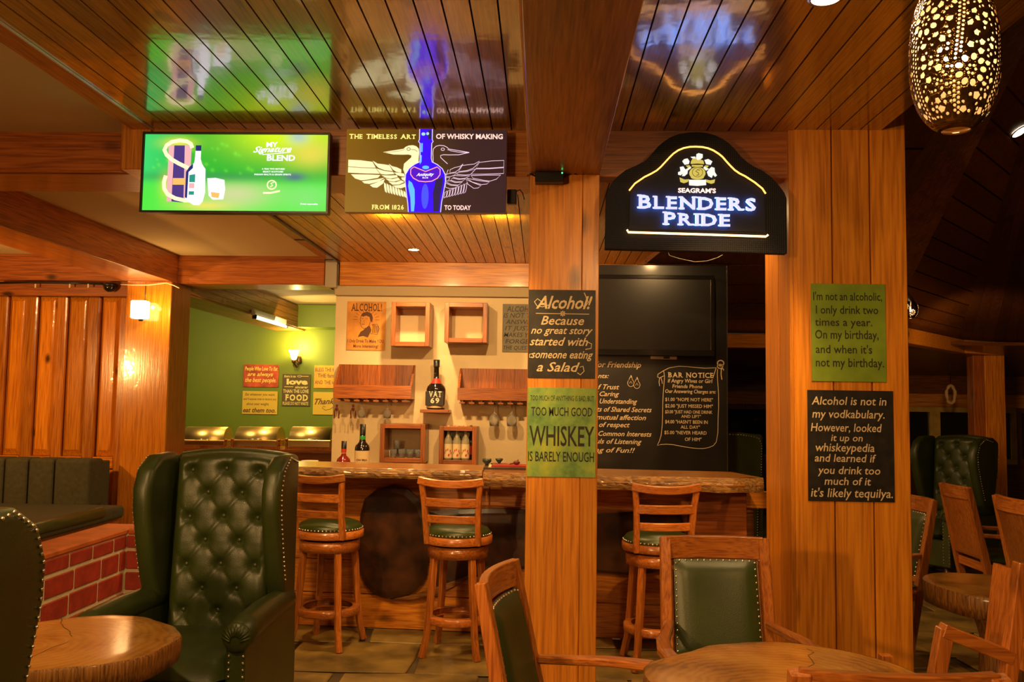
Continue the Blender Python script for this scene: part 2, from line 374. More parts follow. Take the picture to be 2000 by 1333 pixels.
# panelled wall on the dining side: stiles, rails and raised panels, each a piece
pw = struct_root('wall_left', (0, 0, 0)); PM = WD('column', 'Z', rough=.22, coat=.8, coat_rough=.08, knots=.95, knot_scale=2.6, wavy=.35)
PMX = WD('column', 'X', rough=.22, coat=.8, coat_rough=.12, knots=.85, wavy=.15)
YP = 9.06; PMS = WD('orange', 'Z', rough=.25, coat=.8, coat_rough=.12, knots=.9, knot_scale=3, wavy=.15)
obj('backing', MB().box((-9, YP + .06, 0), (-4.3, YP + .12, 2.58)), WD('red', 'Z'), pw)
px_panels = [(-52, -10), (9, 46), (67, 106), (125, 167), (190, 229)]
zt = PY(120, 576, YP).z; zb = PY(120, 892, YP).z; zt2 = PY(120, 914, YP).z
xs = []
for a_, b_ in px_panels: xs.append((PY(a_, 700, YP).x, PY(b_, 700, YP).x))
while xs[0][0] > -8.5: xs.insert(0, (xs[0][0] - .325, xs[0][1] - .325))
for i, (xa, xb) in enumerate(xs):
    nx = xs[i + 1][0] if i + 1 < len(xs) else -4.28
    obj('stile', MB().box((xb, YP, .05), (nx, YP + .058, 2.56)), PMS, pw, bevel=.012)
    for (za, zz) in ((zb, zt), (.22, zt2)):
        m = MB(); w_ = xb - xa
        # raised field with sloping margins
        o0 = [(xa, za), (xb, za), (xb, zz), (xa, zz)]; g = .045
        i0 = [(xa + g, za + g * 1.6), (xb - g, za + g * 1.6), (xb - g, zz - g * 1.6), (xa + g, zz - g * 1.6)]
        e_ = .007; o0 = [(xa + e_, za + e_), (xb - e_, za + e_), (xb - e_, zz - e_), (xa + e_, zz - e_)]; vs = [(x, YP + .055, z) for x, z in o0] + [(x, YP + .018, z) for x, z in i0]
        m.add(vs, [(4, 5, 6, 7)] + [(k, (k + 1) % 4, (k + 1) % 4 + 4, k + 4) for k in range(4)])
        obj('panel', m, PM, pw)
    obj('rail', MB().box((xa, YP + .002, zt), (xb, YP + .05, 2.56)), PMX, pw, bevel=.004)
    obj('rail', MB().box((xa, YP + .002, zt2), (xb, YP + .05, zb)), PMX, pw, bevel=.004)
    obj('rail', MB().box((xa, YP + .002, .05), (xb, YP + .05, .22)), PMX, pw, bevel=.004)
# post at the end of the panelled wall: front and side faces are boards
PC = WD('column', 'Z', rough=.2, coat=.9, coat_rough=.08, knots=.85, knot_scale=1.6, wavy=.2)
xa = PY(237, 800, 8.8).x; xb = PY(321, 800, 8.8).x
post = struct_root('pillar_left', (0, 0, 0))
obj('front_board', MB().box((xa, 8.80, 0), (xb + .02, 8.84, ZB)), PC, post, bevel=.004)
obj('side_board', MB().box((xb - .03, 8.84, 0), (xb + .01, 9.32, ZB)), WD('red', 'Z', rough=.3, coat=.5), post, bevel=.004)
obj('core', MB().box((xa + .01, 8.84, 0), (xb - .03, 9.3, ZB - .01)), WD('red', 'Z', rough=.3, coat=.5), post)
# the middle column
col = struct_root('column', (0, 0, 0)); CW = WD('column', 'Z', rough=.42, coat=.3, coat_rough=.2, knots=.9, knot_scale=1.9, scale=.9)
obj('board', MB().box((-.076, 4.5, 0), (.2, 4.54, ZB)), CW, col, bevel=.003)
obj('board', MB().box((.2015, 4.5, 0), (.289, 4.54, ZB)), CW, col, bevel=.003)
obj('side_board', MB().box((-.076, 4.541, 0), (-.05, 4.86, ZB)), CW, col, bevel=.003)
obj('side_board', MB().box((.262, 4.541, 0), (.289, 4.86, ZB)), CW, col, bevel=.003)
obj('core', MB().box((-.05, 4.54, 0), (.262, 4.85, ZB)), CW, col)
# the clad pier on the other side of the sign
pier = struct_root('wall_pier', (0, 0, 0)); YR = 4.55
PR = WD('column', 'Z', rough=.42, coat=.2, coat_rough=.3, knots=.8, knot_scale=1.4, scale=.8)
xj = [PY(p, 800, YR).x for p in (1549, 1626, 1701, 1772)]
for i in range(3):
    obj('board', MB().box((xj[i] + (.003 if i else 0), YR - .03, 0), (xj[i + 1] - (.004 if i < 2 else 0), YR, 3.3)), PR, pier, bevel=.004)
obj('core', MB().box((xj[0] + .01, YR, 0), (xj[3] - .01, YR + .44, 3.28)), WD('dark', 'Z'), pier)
X0 = xj[0]
obj('side_board', MB().box((X0 - .022, YR - .03, 0), (X0, YR + .18, 2.95)), PR, pier, bevel=.003)
obj('side_board', MB().box((X0 - .022, YR + .184, 0), (X0 - .003, YR + .46, 2.95)), PR, pier, bevel=.003)
obj('side_board', MB().box((xj[3] - .01, YR + .0, 0), (xj[3], YR + .44, 3.3)), PR, pier, bevel=.003)
# jamb board beyond the pier, seen between the black panel and the pier
# ---------------------------------------------------------------- roof of the far round room (right)
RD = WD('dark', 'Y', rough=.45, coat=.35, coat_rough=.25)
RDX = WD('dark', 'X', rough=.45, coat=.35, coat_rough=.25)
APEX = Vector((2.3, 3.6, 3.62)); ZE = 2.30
E = [Vector((.2, 9.65, ZE)), Vector((2.75, 9.65, ZE)), Vector((3.3, 8.39, ZE)), Vector((4.75, 10.1, ZE)), Vector((5.85, 10.7, ZE)), Vector((8.4, 9.0, ZE)), Vector((8.4, 2.0, ZE + .3))]
def facet(a, b, apex, n, m, along_eave=False, name='roof_facet'):
    """a triangular roof facet made of separate boards"""
    root = struct_root(name, (0, 0, 0)); nrm = (b - a).cross(apex - a).normalized()
    if nrm.z < 0: nrm = -nrm
    th = nrm * .025
    for i in range(n):
        g = .012 / n * 0 + .006
        if along_eave:
            t0 = i / n + g * .4; t1 = (i + 1) / n - g * .4
            q = [a.lerp(apex, t0), b.lerp(apex, t0), b.lerp(apex, t1), a.lerp(apex, t1)]
        else:
            t0 = i / n + g * .3; t1 = (i + 1) / n - g * .3
            p0 = a.lerp(b, t0); p1 = a.lerp(b, t1); c = (a + b) / 2
            q = [p0, p1, apex.lerp(p1, .02), apex.lerp(p0, .02)]
        mm = MB().add(q + [v + th for v in q], [(0, 1, 2, 3), (7, 6, 5, 4), (0, 4, 5, 1), (1, 5, 6, 2), (2, 6, 7, 3), (3, 7, 4, 0)])
        obj('plank', mm, m, root)
    back = [a, b, apex]
    obj('backing', MB().add([v + th for v in back] + [v + th * 2 for v in back], [(0, 1, 2), (5, 4, 3), (0, 3, 4, 1), (1, 4, 5, 2), (2, 5, 3, 0)]), m, root)
    return root
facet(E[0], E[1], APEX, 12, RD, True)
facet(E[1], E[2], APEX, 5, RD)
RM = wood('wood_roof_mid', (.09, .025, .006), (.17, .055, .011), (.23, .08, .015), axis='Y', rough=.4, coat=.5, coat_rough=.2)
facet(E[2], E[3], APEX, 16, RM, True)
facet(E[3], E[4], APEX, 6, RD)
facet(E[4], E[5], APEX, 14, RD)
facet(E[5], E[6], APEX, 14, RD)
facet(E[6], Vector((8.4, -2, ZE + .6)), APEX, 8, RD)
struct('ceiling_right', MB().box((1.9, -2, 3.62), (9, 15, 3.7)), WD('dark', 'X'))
# eave beams
EB = WD('column', 'X', rough=.5, coat=.1, knots=.8)
for i in range(0, 5):
    p, q = E[i], E[i + 1]
    o = obj('ceiling_beam', MB().bar(p + Vector((0, 0, -.085)), q + Vector((0, 0, -.085)), .14, .15), EB, bevel=.004); o['kind'] = 'structure'
# outer wall: posts, rails, dark windows, sloping soffit
YO = 12.4
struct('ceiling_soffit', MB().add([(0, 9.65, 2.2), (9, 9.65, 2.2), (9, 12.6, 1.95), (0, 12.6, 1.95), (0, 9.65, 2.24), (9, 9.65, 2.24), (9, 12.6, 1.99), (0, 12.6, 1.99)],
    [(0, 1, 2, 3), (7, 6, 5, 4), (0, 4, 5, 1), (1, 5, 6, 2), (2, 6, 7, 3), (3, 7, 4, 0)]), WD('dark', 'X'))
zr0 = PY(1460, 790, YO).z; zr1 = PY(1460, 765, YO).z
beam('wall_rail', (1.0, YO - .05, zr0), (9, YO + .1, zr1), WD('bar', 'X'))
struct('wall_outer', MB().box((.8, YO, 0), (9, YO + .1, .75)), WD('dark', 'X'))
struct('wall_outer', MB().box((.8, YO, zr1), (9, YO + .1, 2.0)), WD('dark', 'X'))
NIGHT = mat('night_glass', (.006, .007, .005), .06, spec=.8)
FR = mat('window_frame_paint', (.34, .22, .05), .5, noise_amt=.25)
wx = [1.2, 2.5, 3.9, PY(1826, 850, YO).x, 6.6, 7.9, 8.9]
for i in range(len(wx) - 1):
    wr = struct_root('window_%d' % (i + 1), (0, 0, 0))
    x0, x1 = wx[i], wx[i + 1]; z0, z1 = .75, zr0; f = .07
    m = MB().box((x0, YO - .02, z0), (x0 + f, YO + .06, z1)).box((x1 - f, YO - .02, z0), (x1, YO + .06, z1)).box((x0 + f, YO - .02, z1 - f), (x1 - f, YO + .06, z1)).box((x0 + f, YO - .02, z0), (x1 - f, YO + .06, z0 + f))
    obj('frame', m, FR if i in (2, 3) else WD('dark', 'Z'), wr)
    obj('pane', MB().box((x0 + f, YO + .02, z0 + f), (x1 - f, YO + .03, z1 - f)), NIGHT, wr)
# free-standing post under the eave
p = PY(1944, 760, 10.4)
pp = struct_root('column_round_room', (0, 0, 0))
obj('post', MB().box((p.x - .115, 10.4, 0), (p.x + .115, 10.6, ZE - .16)), WD('orange', 'Z', knots=.9), pp, bevel=.005)
obj('side_board', MB().box((p.x - .24, 10.42, 0), (p.x - .117, 10.58, ZE - .16)), WD('red', 'Z'), pp, bevel=.004)
# ================================================================ screens and signs
def vc_mat(name, strength):
    m = bpy.data.materials.new(name); m.use_nodes = True; nt = m.node_tree; b = nt.nodes['Principled BSDF']
    a = nt.nodes.new('ShaderNodeVertexColor'); a.layer_name = 'Col'
    b.inputs['Base Color'].default_value = (.01, .01, .01, 1); b.inputs['Roughness'].default_value = .4; b.inputs['Specular IOR Level'].default_value = .15
    nt.links.new(a.outputs[0], b.inputs['Emission Color']); b.inputs['Emission Strength'].default_value = strength; return m
def lin(r, g, b):
    f = lambda c: (c / 12.92 if c <= .04045 else ((c + .055) / 1.055) ** 2.4)
    return (f(r / 255), f(g / 255), f(b / 255))
def picture(name, frame, x0, y0, x1, y1, Y, nx, ny, fn, m, parent):
    """flat picture: a fine grid with one colour per corner"""
    mb = MB(); vs = []; cols = []
    for j in range(ny + 1):
        for i in range(nx + 1):
            px = x0 + (x1 - x0) * i / nx; py = y0 + (y1 - y0) * j / ny; X, Z = frame(px, py); vs.append((X, Y, Z)); cols.append(fn(px, py))
    mb.add(vs, [(j * (nx + 1) + i, (j + 1) * (nx + 1) + i, (j + 1) * (nx + 1) + i + 1, j * (nx + 1) + i + 1) for j in range(ny) for i in range(nx)])
    me = mesh_of(mb, m, fix=False); ca = me.color_attributes.new('Col', 'FLOAT_COLOR', 'POINT')
    for k, c in enumerate(cols): ca.data[k].color = (*c, 1)
    for v in me.vertices: v.co -= parent.location
    return obj(name, me, None, parent)
def mixc(a, b, t): t = max(0, min(1, t)); return tuple(x + (y - x) * t for x, y in zip(a, b))
def blob(px, py, cx, cy, rx, ry): return math.exp(-(((px - cx) / rx) ** 2 + ((py - cy) / ry) ** 2))
def flat(name, frame, polys, Y, m, parent, T=lambda x, y: (x, y), thick=.0012, label=None):
    mb = MB()
    for poly in polys:
        pts = [frame(*T(x, y)) for x, y in poly]
        mb.prism(pts, Y - thick, Y)
    return obj(name, mb, m, parent, world=True, label=label)
def stroke(mb, frame, pts, wpx, Y, T=lambda x, y: (x, y), thick=.0012, closed=False):
    """flat line of constant width through pixel points"""
    P = [frame(*T(x, y)) for x, y in pts]; n = len(P); k = abs(frame(1, 0)[0] - frame(0, 0)[0]) * wpx / 2; L_ = []; R_ = []
    for i in range(n):
        a = P[(i - 1) % n] if closed or i else P[i]; b = P[(i + 1) % n] if closed or i < n - 1 else P[i]
        dx, dz = b[0] - a[0], b[1] - a[1]; l = math.hypot(dx, dz) or 1; nx_, nz_ = -dz / l * k, dx / l * k
        L_.append((P[i][0] + nx_, Y - thick, P[i][1] + nz_)); R_.append((P[i][0] - nx_, Y - thick, P[i][1] - nz_))
    m_ = n if closed else n - 1
    mb.add(L_ + R_, [(i, (i + 1) % n, n + (i + 1) % n, n + i) for i in range(m_)]); return mb
def circ(cx, cy, rx, ry=None, n=20, a0=0, a1=2 * PI):
    ry = ry or rx; return [(cx + rx * math.cos(a0 + (a1 - a0) * k / n), cy + ry * math.sin(a0 + (a1 - a0) * k / n)) for k in range(n)]
def emis(name, c, s, base=(.02, .02, .02)): return mat(name, base, .5, emit=c, es=s, spec=.1)
SERIF = set('BDEFHIKLMNPRTAX1')
def serif_letters(mb, frame, txt, x0, x1, yb, cap, Y, bold=.01, small=None, rise=0, slab=.1):
    """upright letters set one by one with slab serifs at the stems; small: height of all but each word's first letter"""
    gl = []; adv = 0; first = True
    for ch in txt:
        if ch == ' ': adv += .42; first = True; continue
        k = 1.0 if (first or not small) else small; first = False
        vs, fs = text_mesh(ch, 0, bold); a = min(v.x for v in vs); b = max(v.x for v in vs)
        gl.append((ch, vs, fs, a, b, k, adv)); adv += (b - a) * k + .13
    tot = adv - .13; sc = (x1 - x0) / tot
    for ch, vs, fs, a, b, k, ad in gl:
        base = yb - rise * ad / tot; sx = sc * k; X0 = x0 + ad * sc
        out = []
        for v in vs:
            X, Z = frame(X0 + (v.x - a) * sx, base - v.y / CAPH * cap * k); out.append((X, Y, Z))
        mb.add(out, fs)
        def slab_(ua, ub, top):
            h = cap * k * slab; y0 = base - (cap * k if top else 0) - (-.0 if top else 0); y1 = y0 + (h if top else -h)
            q = [frame(X0 + ua * sx, y0), frame(X0 + ub * sx, y0), frame(X0 + ub * sx, y1), frame(X0 + ua * sx, y1)]
            mb.add([(x, Y, z) for x, z in q], [(0, 1, 2, 3)])
        w_ = b - a; s = .07
        if ch in 'BDEFHKLMNPR1I':
            if ch == 'I': slab_(-s, w_ + s, 1); slab_(-s, w_ + s, 0)
            elif ch == '1': slab_(-.0, w_ + s, 0)
            else: slab_(-s, .12, 1); slab_(-s, .2 if ch in 'PFHNMKR' else .1, 0)
        if ch in 'HMNK': slab_(w_ - .15, w_ + s, 1)
        if ch in 'HMKRA': slab_(w_ - .17, w_ + s, 0)
        if ch == 'A': slab_(-s, .17, 0)
        if ch == 'T': slab_(w_ / 2 - .17, w_ / 2 + .17, 0)
# ---- green advertising screen
Y1 = 4.44
fr, (xa, za, xb, zb_) = frame_of(280, 258, 641, 418, Y1)
tv = thing('advertising_screen', ((xa + xb) / 2, Y1 + .02, za), 'wide lit screen with a green whisky advertisement hung under the boards', 'screen', 'lit advertising panels')
obj('housing', MB().box((xa, Y1, za), (xb, Y1 + .05, zb_)), BLACK, tv, world=True, bevel=.004)
bz = .011
m = MB()
for a_, b_ in (((xa, za), (xb, za + bz)), ((xa, zb_ - bz), (xb, zb_)), ((xa, za + bz), (xa + bz, zb_ - bz)), ((xb - bz, za + bz), (xb, zb_ - bz))):
    m.box((a_[0], Y1 - .008, a_[1]), (b_[0], Y1 - .0003, b_[1]))
obj('bezel', m, BLACK, tv, world=True)
random.seed(3); dots = [(random.uniform(300, 500), random.uniform(270, 340), random.uniform(2, 4)) for _ in range(26)]
def col1(x, y):
    c = mixc(lin(50, 190, 95), lin(30, 160, 45), (x - 290) / 90)
    c = mixc(c, lin(185, 215, 20), min(1, 1.1 * blob(x, y, 560, 262, 110, 45)))
    c = mixc(c, lin(205, 190, 70), .9 * blob(x, y, 605, 300, 45, 28))
    c = mixc(c, lin(40, 120, 70), .8 * blob(x, y, 400, 348, 160, 10))
    low = 1 / (1 + math.exp(-(y - 356) / 5))
    lowc = mixc(lin(70, 205, 60), lin(180, 190, 130), 1.0 * blob(x, y, 460, 380, 75, 30))
    lowc = mixc(lowc, lin(130, 200, 120), .5 * blob(x, y, 600, 385, 50, 30))
    c = mixc(c, lowc, low)
    c = mixc(c, lin(70, 95, 120), .95 * blob(x, y, 575, 346, 20, 8)); c = mixc(c, lin(150, 175, 175), .9 * blob(x, y, 580, 266, 18, 14))
    c = mixc(c, lin(215, 210, 60), .8 * blob(x, y, 350, 280, 32, 12)); c = mixc(c, lin(225, 195, 60), .5 * blob(x, y, 330, 365, 14, 26)); c = mixc(c, lin(230, 200, 90), .7 * blob(x, y, 405, 404, 50, 9))
    for dx, dy, r in dots: c = mixc(c, lin(120, 220, 60), .45 * blob(x, y, dx, dy, r, r))
    return c
VC1 = vc_mat('screen_picture_green', 1.0)
picture('screen', fr, 284.5, 262.5, 636.5, 413.5, Y1 - .001, 110, 48, col1, VC1, tv)
W1 = emis('screen_white', (.95, .93, 1), 1.0); PK = emis('screen_pink', lin(215, 160, 160), 1.0); PU = emis('screen_purple', lin(70, 50, 120), .9); DB = emis('screen_dark_blue', lin(25, 40, 110), .8)
OR = emis('screen_orange', lin(240, 170, 90), 1.0); TL = emis('screen_teal', lin(30, 140, 120), .9); CR = emis('screen_cream', lin(250, 235, 180), 1.0); YL = emis('screen_yellow', lin(235, 215, 60), 1.0)
flat('picture_carton', fr, [[(331, 285), (375, 284), (375, 396), (331, 396)]], Y1 - .0022, PK, tv)
flat('picture_carton_front', fr, [[(342, 285), (362, 285), (364, 398), (341, 396)]], Y1 - .0034, PU, tv)
flat('picture_carton_label', fr, [[(342, 350), (369, 350), (369, 363), (342, 363)]], Y1 - .0040, OR, tv)
mb = MB(); ringp = [(377, 290), (374, 282), (366, 277), (352, 275), (337, 278), (327, 285), (323, 294), (328, 304), (338, 313), (352, 321), (373, 331)]
stroke(mb, fr, ringp, 7.5, Y1 - .0038); stroke(mb, fr, [(328, 345), (325, 358), (326, 371), (333, 382), (348, 390), (366, 394), (384, 394)], 7.5, Y1 - .0038)
obj('picture_ribbon', mb, CR, tv, world=True)
bot = [(384, 286), (394, 286), (394, 312), (397, 322), (404, 332), (405, 378), (401, 396), (395, 403), (384, 403), (376, 398), (368, 392), (367, 338), (373, 328), (382, 320), (383, 312)]
flat('picture_bottle', fr, [bot], Y1 - .0055, W1, tv)
flat('picture_bottle_cap', fr, [[(384, 285), (394.5, 285), (394.5, 296), (384, 296)], [(367, 338), (373, 328), (380, 322), (380, 330), (372, 338), (371, 390), (367, 388)]], Y1 - .0068, DB, tv)
flat('picture_bottle_label', fr, [[(374, 344), (385, 342), (385, 358), (374, 358)], [(374, 376), (384, 376), (384, 383), (374, 383)]], Y1 - .0068, TL, tv)
flat('picture_bottle_label', fr, [[(374, 360), (384, 360), (384, 370), (374, 370)]], Y1 - .0068, PK, tv)
flat('picture_tumbler', fr, [[(408, 350), (424, 349), (441, 353), (443, 372), (440, 391), (420, 392), (412, 384)]], Y1 - .0034, W1, tv)
flat('picture_tumbler_whisky', fr, [[(416, 377), (433, 379), (431, 389), (418, 387)]], Y1 - .0046, OR, tv)
line_objs(tv, fr, [('MY', 519, 541, 287, 10, 0, .03), ('Signature', 494, 568, 298, 12, .5, .02, 2), ('BLEND', 521, 575, 314, 11.5, 0, .03), ('A YEAR TWO MATURED', 512, 556, 332, 3.2, 0, .02), ('SELECT SCOTCHES', 514, 553, 337.5, 3.2, 0, .02), ('INDIAN MALTS & GRAIN SPIRITS', 498, 568, 343, 3.2, 0, .02), ('Drink responsibly', 588, 621, 400.5, 3, 0, .02)], Y1 - .003, W1)
mb = MB(); stroke(mb, fr, [(512, 302), (540, 300), (566, 297)], 1.5, Y1 - .002)
obj('underline', mb, W1, tv, world=True)
mb = MB(); stroke(mb, fr, circ(532, 362, 8.5), 2.4, Y1 - .0025, closed=True); stroke(mb, fr, [(536, 357), (530, 359), (534, 363), (529, 366)], 2, Y1 - .0025); stroke(mb, fr, [(516, 378), (530, 378), (548, 374)], 3.4, Y1 - .0025)
obj('emblem', mb, CR, tv, world=True)
# ---- heron panel with the blue bottle
fr2, (xa, za, xb, zb_) = frame_of(677, 252, 988, 417, Y1)
T2 = lambda x, y: (670 + x / 6.06, 240 + y / 6.06)
pn = thing('bottle_light_panel', ((xa + xb) / 2, Y1 + .02, za), 'lit panel with two herons and a glowing blue bottle, beside the green screen', 'sign', 'lit advertising panels')
obj('housing', MB().box((xa, Y1, za), (xb, Y1 + .04, zb_)), mat('panel_edge', (.35, .3, .25), .4), pn, world=True, bevel=.003)
def col2(x, y):
    l = mixc(lin(118, 80, 8), lin(80, 52, 6), (x - 677) / 150); l = mixc(l, lin(150, 110, 40), (y - 300) / 260); r = mixc(lin(52, 30, 30), lin(70, 45, 20), .9 * blob(x, y, 850, 330, 40, 90))
    t = (x - 828) / 6; return mixc(l, r, t)
picture('screen', fr2, 677.6, 252.6, 987.4, 416.4, Y1 - .001, 60, 24, col2, vc_mat('panel_picture_brown', .9), pn)
HC = emis('panel_cream', lin(235, 222, 165), 1.0); HW = emis('panel_outline', lin(225, 190, 210), 1.0); HD = emis('panel_brown_line', lin(70, 45, 8), .8)
feathers = [[(75, 445), (220, 452), (360, 470), (400, 540), (240, 538), (75, 525)], [(75, 532), (240, 545), (400, 548), (450, 612), (300, 610), (75, 600)],
 [(110, 620), (300, 622), (455, 628), (430, 660), (300, 685), (230, 692), (160, 670)], [(240, 703), (380, 685), (505, 660), (440, 705), (330, 735), (270, 728)], [(335, 748), (420, 715), (510, 675), (490, 730), (420, 780), (370, 775)],
 [(360, 455), (420, 490), (500, 500), (560, 510), (600, 580), (500, 568), (430, 540), (390, 500)], [(405, 548), (500, 578), (605, 590), (620, 615), (520, 622), (460, 615)], [(468, 630), (560, 632), (650, 628), (660, 652), (580, 668), (520, 660)],
 [(515, 668), (600, 675), (668, 658), (690, 685), (620, 705), (560, 700)], [(555, 708), (640, 712), (700, 690), (742, 708), (680, 738), (600, 742)], [(605, 752), (690, 745), (748, 720), (750, 768), (700, 785), (640, 778)],
 [(550, 490), (590, 520), (650, 535), (700, 560), (700, 600), (640, 588), (600, 560)], [(612, 596), (680, 600), (735, 610), (745, 645), (690, 640), (650, 625)], [(700, 655), (745, 652), (745, 700), (710, 680)]]
for k in range(8):
    x0_ = 500 + 33 * k; y0_ = 712 + 14 * k; feathers.append([(x0_, y0_), (x0_ + 24, y0_ + 22), (x0_ + 34, y0_ + 90 - 2 * k), (x0_ + 38, y0_ + 130 - 6 * k), (x0_ + 16, y0_ + 112 - 5 * k), (x0_ + 4, y0_ + 60)])
head = [(480, 352), (600, 332), (720, 312), (745, 288), (780, 272), (830, 268), (870, 280), (900, 310), (905, 360), (900, 430), (900, 490), (850, 510), (800, 560), (745, 620), (722, 560), (730, 490), (775, 450), (812, 415), (815, 390), (780, 380), (720, 382), (600, 380)]
flat('picture_wing', fr2, feathers, Y1 - .0025, HC, pn, T2); flat('picture_heron', fr2, [head], Y1 - .0028, HC, pn, T2)
mb = MB(); stroke(mb, fr2, circ(780, 315, 20, 17, 12), 1.1, Y1 - .003, T2, closed=True); stroke(mb, fr2, [(735, 318), (690, 335), (600, 350), (500, 354)], .6, Y1 - .003, T2); stroke(mb, fr2, [(805, 318), (850, 322), (885, 345)], .8, Y1 - .003, T2)
obj('picture_heron_eye', mb, HD, pn, world=True)
mir = lambda x, y: T2(1970 - x, y)
mb = MB()
for f_ in feathers: stroke(mb, fr2, f_, .95, Y1 - .0025, mir, closed=True)
obj('picture_wing_outline', mb, HW, pn, world=True)
mb = MB(); stroke(mb, fr2, head[:15], 1.2, Y1 - .0025, mir); stroke(mb, fr2, head[15:] + [head[0]], 1.2, Y1 - .0025, mir); stroke(mb, fr2, circ(790, 315, 20, 15, 12), 1.1, Y1 - .0025, mir, closed=True); stroke(mb, fr2, [(735, 318), (690, 335), (600, 350), (490, 354)], 1, Y1 - .0025, mir)
obj('picture_heron_outline', mb, HW, pn, world=True)
bo_ = [(905, 75), (1055, 75), (1055, 200), (1066, 225), (1050, 245), (1048, 420), (1058, 468), (1120, 500), (1180, 550), (1215, 620), (1220, 700), (1200, 830), (1178, 960), (1170, 1068), (795, 1068), (785, 960), (765, 830), (748, 700), (752, 620), (790, 550), (850, 500), (915, 468), (918, 420), (912, 245), (895, 225), (905, 200)]
flat('picture_bottle', fr2, [bo_], Y1 - .0040, emis('bottle_blue', (.028, .0, .95), 1.15), pn, T2)
mb = MB(); stroke(mb, fr2, bo_[1:14], 1.5, Y1 - .0045, T2); stroke(mb, fr2, bo_[14:] + [bo_[0]], 1.5, Y1 - .0045, T2); obj('picture_bottle_outline', mb, emis('bottle_outline', lin(200, 190, 255), 1.1), pn, world=True)
flat('picture_bottle_highlight', fr2, [[(790, 690), (830, 720), (862, 800), (868, 960), (860, 1060), (825, 1060), (815, 900), (785, 760)], [(925, 245), (945, 245), (945, 350), (925, 350)], [(922, 390), (938, 390), (936, 470), (915, 500)]], Y1 - .0055, emis('bottle_light_blue', lin(90, 170, 255), 1.0), pn, T2)
flat('picture_bottle_shade', fr2, [[(1105, 680), (1160, 660), (1188, 640), (1190, 720), (1165, 850), (1150, 1060), (1085, 1060), (1075, 850)], [(1005, 85), (1045, 85), (1045, 195), (1005, 195)]], Y1 - .0055, emis('bottle_shade', lin(45, 30, 70), .8), pn, T2)
flat('picture_bottle_glow', fr2, [circ(985, 880, 42, 150)], Y1 - .0050, emis('bottle_mid_blue', lin(60, 70, 255), 1.1), pn, T2)
flat('picture_bottle_glow', fr2, [circ(985, 535, 40, 22)], Y1 - .0050, emis('bottle_light_blue', lin(90, 170, 255), 1.0), pn, T2)
lab = [(850, 530), (985, 585), (1120, 530), (1155, 560), (1155, 620), (1125, 665), (1060, 700), (985, 708), (910, 700), (845, 665), (812, 620), (812, 560)]
flat('picture_label', fr2, [lab], Y1 - .0062, emis('label_purple', lin(75, 10, 175), 1.0), pn, T2)
mb = MB(); stroke(mb, fr2, lab, 1.7, Y1 - .0066, T2, closed=True); obj('picture_label_rim', mb, emis('label_rim', lin(255, 150, 110), 1.1), pn, world=True)
line_objs(pn, fr2, [('Antiquity', 815, 849, 345.5, 6, .4, .02, 1), ('BLUE', 827, 838, 350, 2.6, 0, .02)], Y1 - .0075, W1)
flat('picture_neck_badge', fr2, [circ(950, 135, 24, 20, 8), circ(1000, 130, 18, 18, 8)], Y1 - .0062, emis('badge_green', lin(150, 200, 190), 1.0), pn, T2)
PG_ = emis('panel_text_gold', lin(250, 225, 120), 1.1)
mb = MB(); serif_letters(mb, fr2, 'THE TIMELESS ART', 683, 812, 271.5, 9.6, Y1 - .003, bold=.02, small=.92); obj('lettering', mb, PG_, pn, world=True)
mb = MB(); serif_letters(mb, fr2, 'FROM 1826', 731, 792, 411, 9, Y1 - .003, bold=.02); obj('lettering', mb, PG_, pn, world=True)
line_objs(pn, fr2, [('OF WHISKY MAKING', 851, 980, 271, 10, 0, .03), ('TO TODAY', 870, 921, 411, 9, 0, .03)], Y1 - .003, emis('panel_text_rose', lin(240, 190, 175), 1.1))
# ---- black arched sign
YS = 4.38
frs, _b = frame_of(1183, 258, 1538, 497, YS)
T3 = lambda x, y: (1180 + x / 5.441, 255 + y / 5.441)
outl = [(20, 1275), (28, 700), (50, 630), (90, 560), (150, 495), (230, 430), (340, 380), (430, 335), (480, 290), (530, 230), (580, 170), (640, 118), (720, 65), (800, 35), (900, 18), (1000, 12), (1100, 22), (1190, 45), (1270, 85), (1340, 135), (1400, 195), (1460, 270), (1530, 335), (1600, 380), (1700, 430), (1790, 500), (1870, 590), (1920, 660), (1945, 720), (1945, 1310)]
sg = thing('arched_bar_sign', (frs(1360, 497)[0], YS + .03, frs(1360, 497)[1]), 'black arched sign with a gold crest, white glowing letters and light tubes', 'sign', 'lit advertising panels')
SB = mat('sign_black', (.010, .010, .014), .6, spec=.15)
nt = SB.node_tree; tc = nt.nodes.new('ShaderNodeTexCoord'); v = nt.nodes.new('ShaderNodeTexVoronoi'); v.inputs['Scale'].default_value = 95; v.inputs['Randomness'].default_value = 0
bp = nt.nodes.new('ShaderNodeBump'); bp.inputs['Strength'].default_value = .7; bp.inputs['Distance'].default_value = .004; nt.links.new(tc.outputs['Object'], v.inputs['Vector']); nt.links.new(v.outputs['Distance'], bp.inputs['Height']); nt.links.new(bp.outputs[0], nt.nodes['Principled BSDF'].inputs['Normal'])
mb = MB(); mb.prism([frs(*T3(x, y)) for x, y in outl], YS, YS + .05); obj('board', mb, SB, sg, world=True, bevel=.002)
tube = [(270, 655), (330, 580), (430, 510), (500, 475), (560, 440), (605, 400), (650, 350), (700, 295), (740, 255), (790, 220), (850, 195), (915, 182), (980, 180), (1050, 184), (1110, 197), (1165, 220), (1220, 255), (1262, 290), (1300, 335), (1345, 385), (1390, 430), (1440, 465), (1500, 495), (1600, 560), (1680, 625), (1715, 680)]
inner = [(x + (990 - x) * .012, y + 26) for x, y in tube] + [(1715, 1085), (270, 1060)]
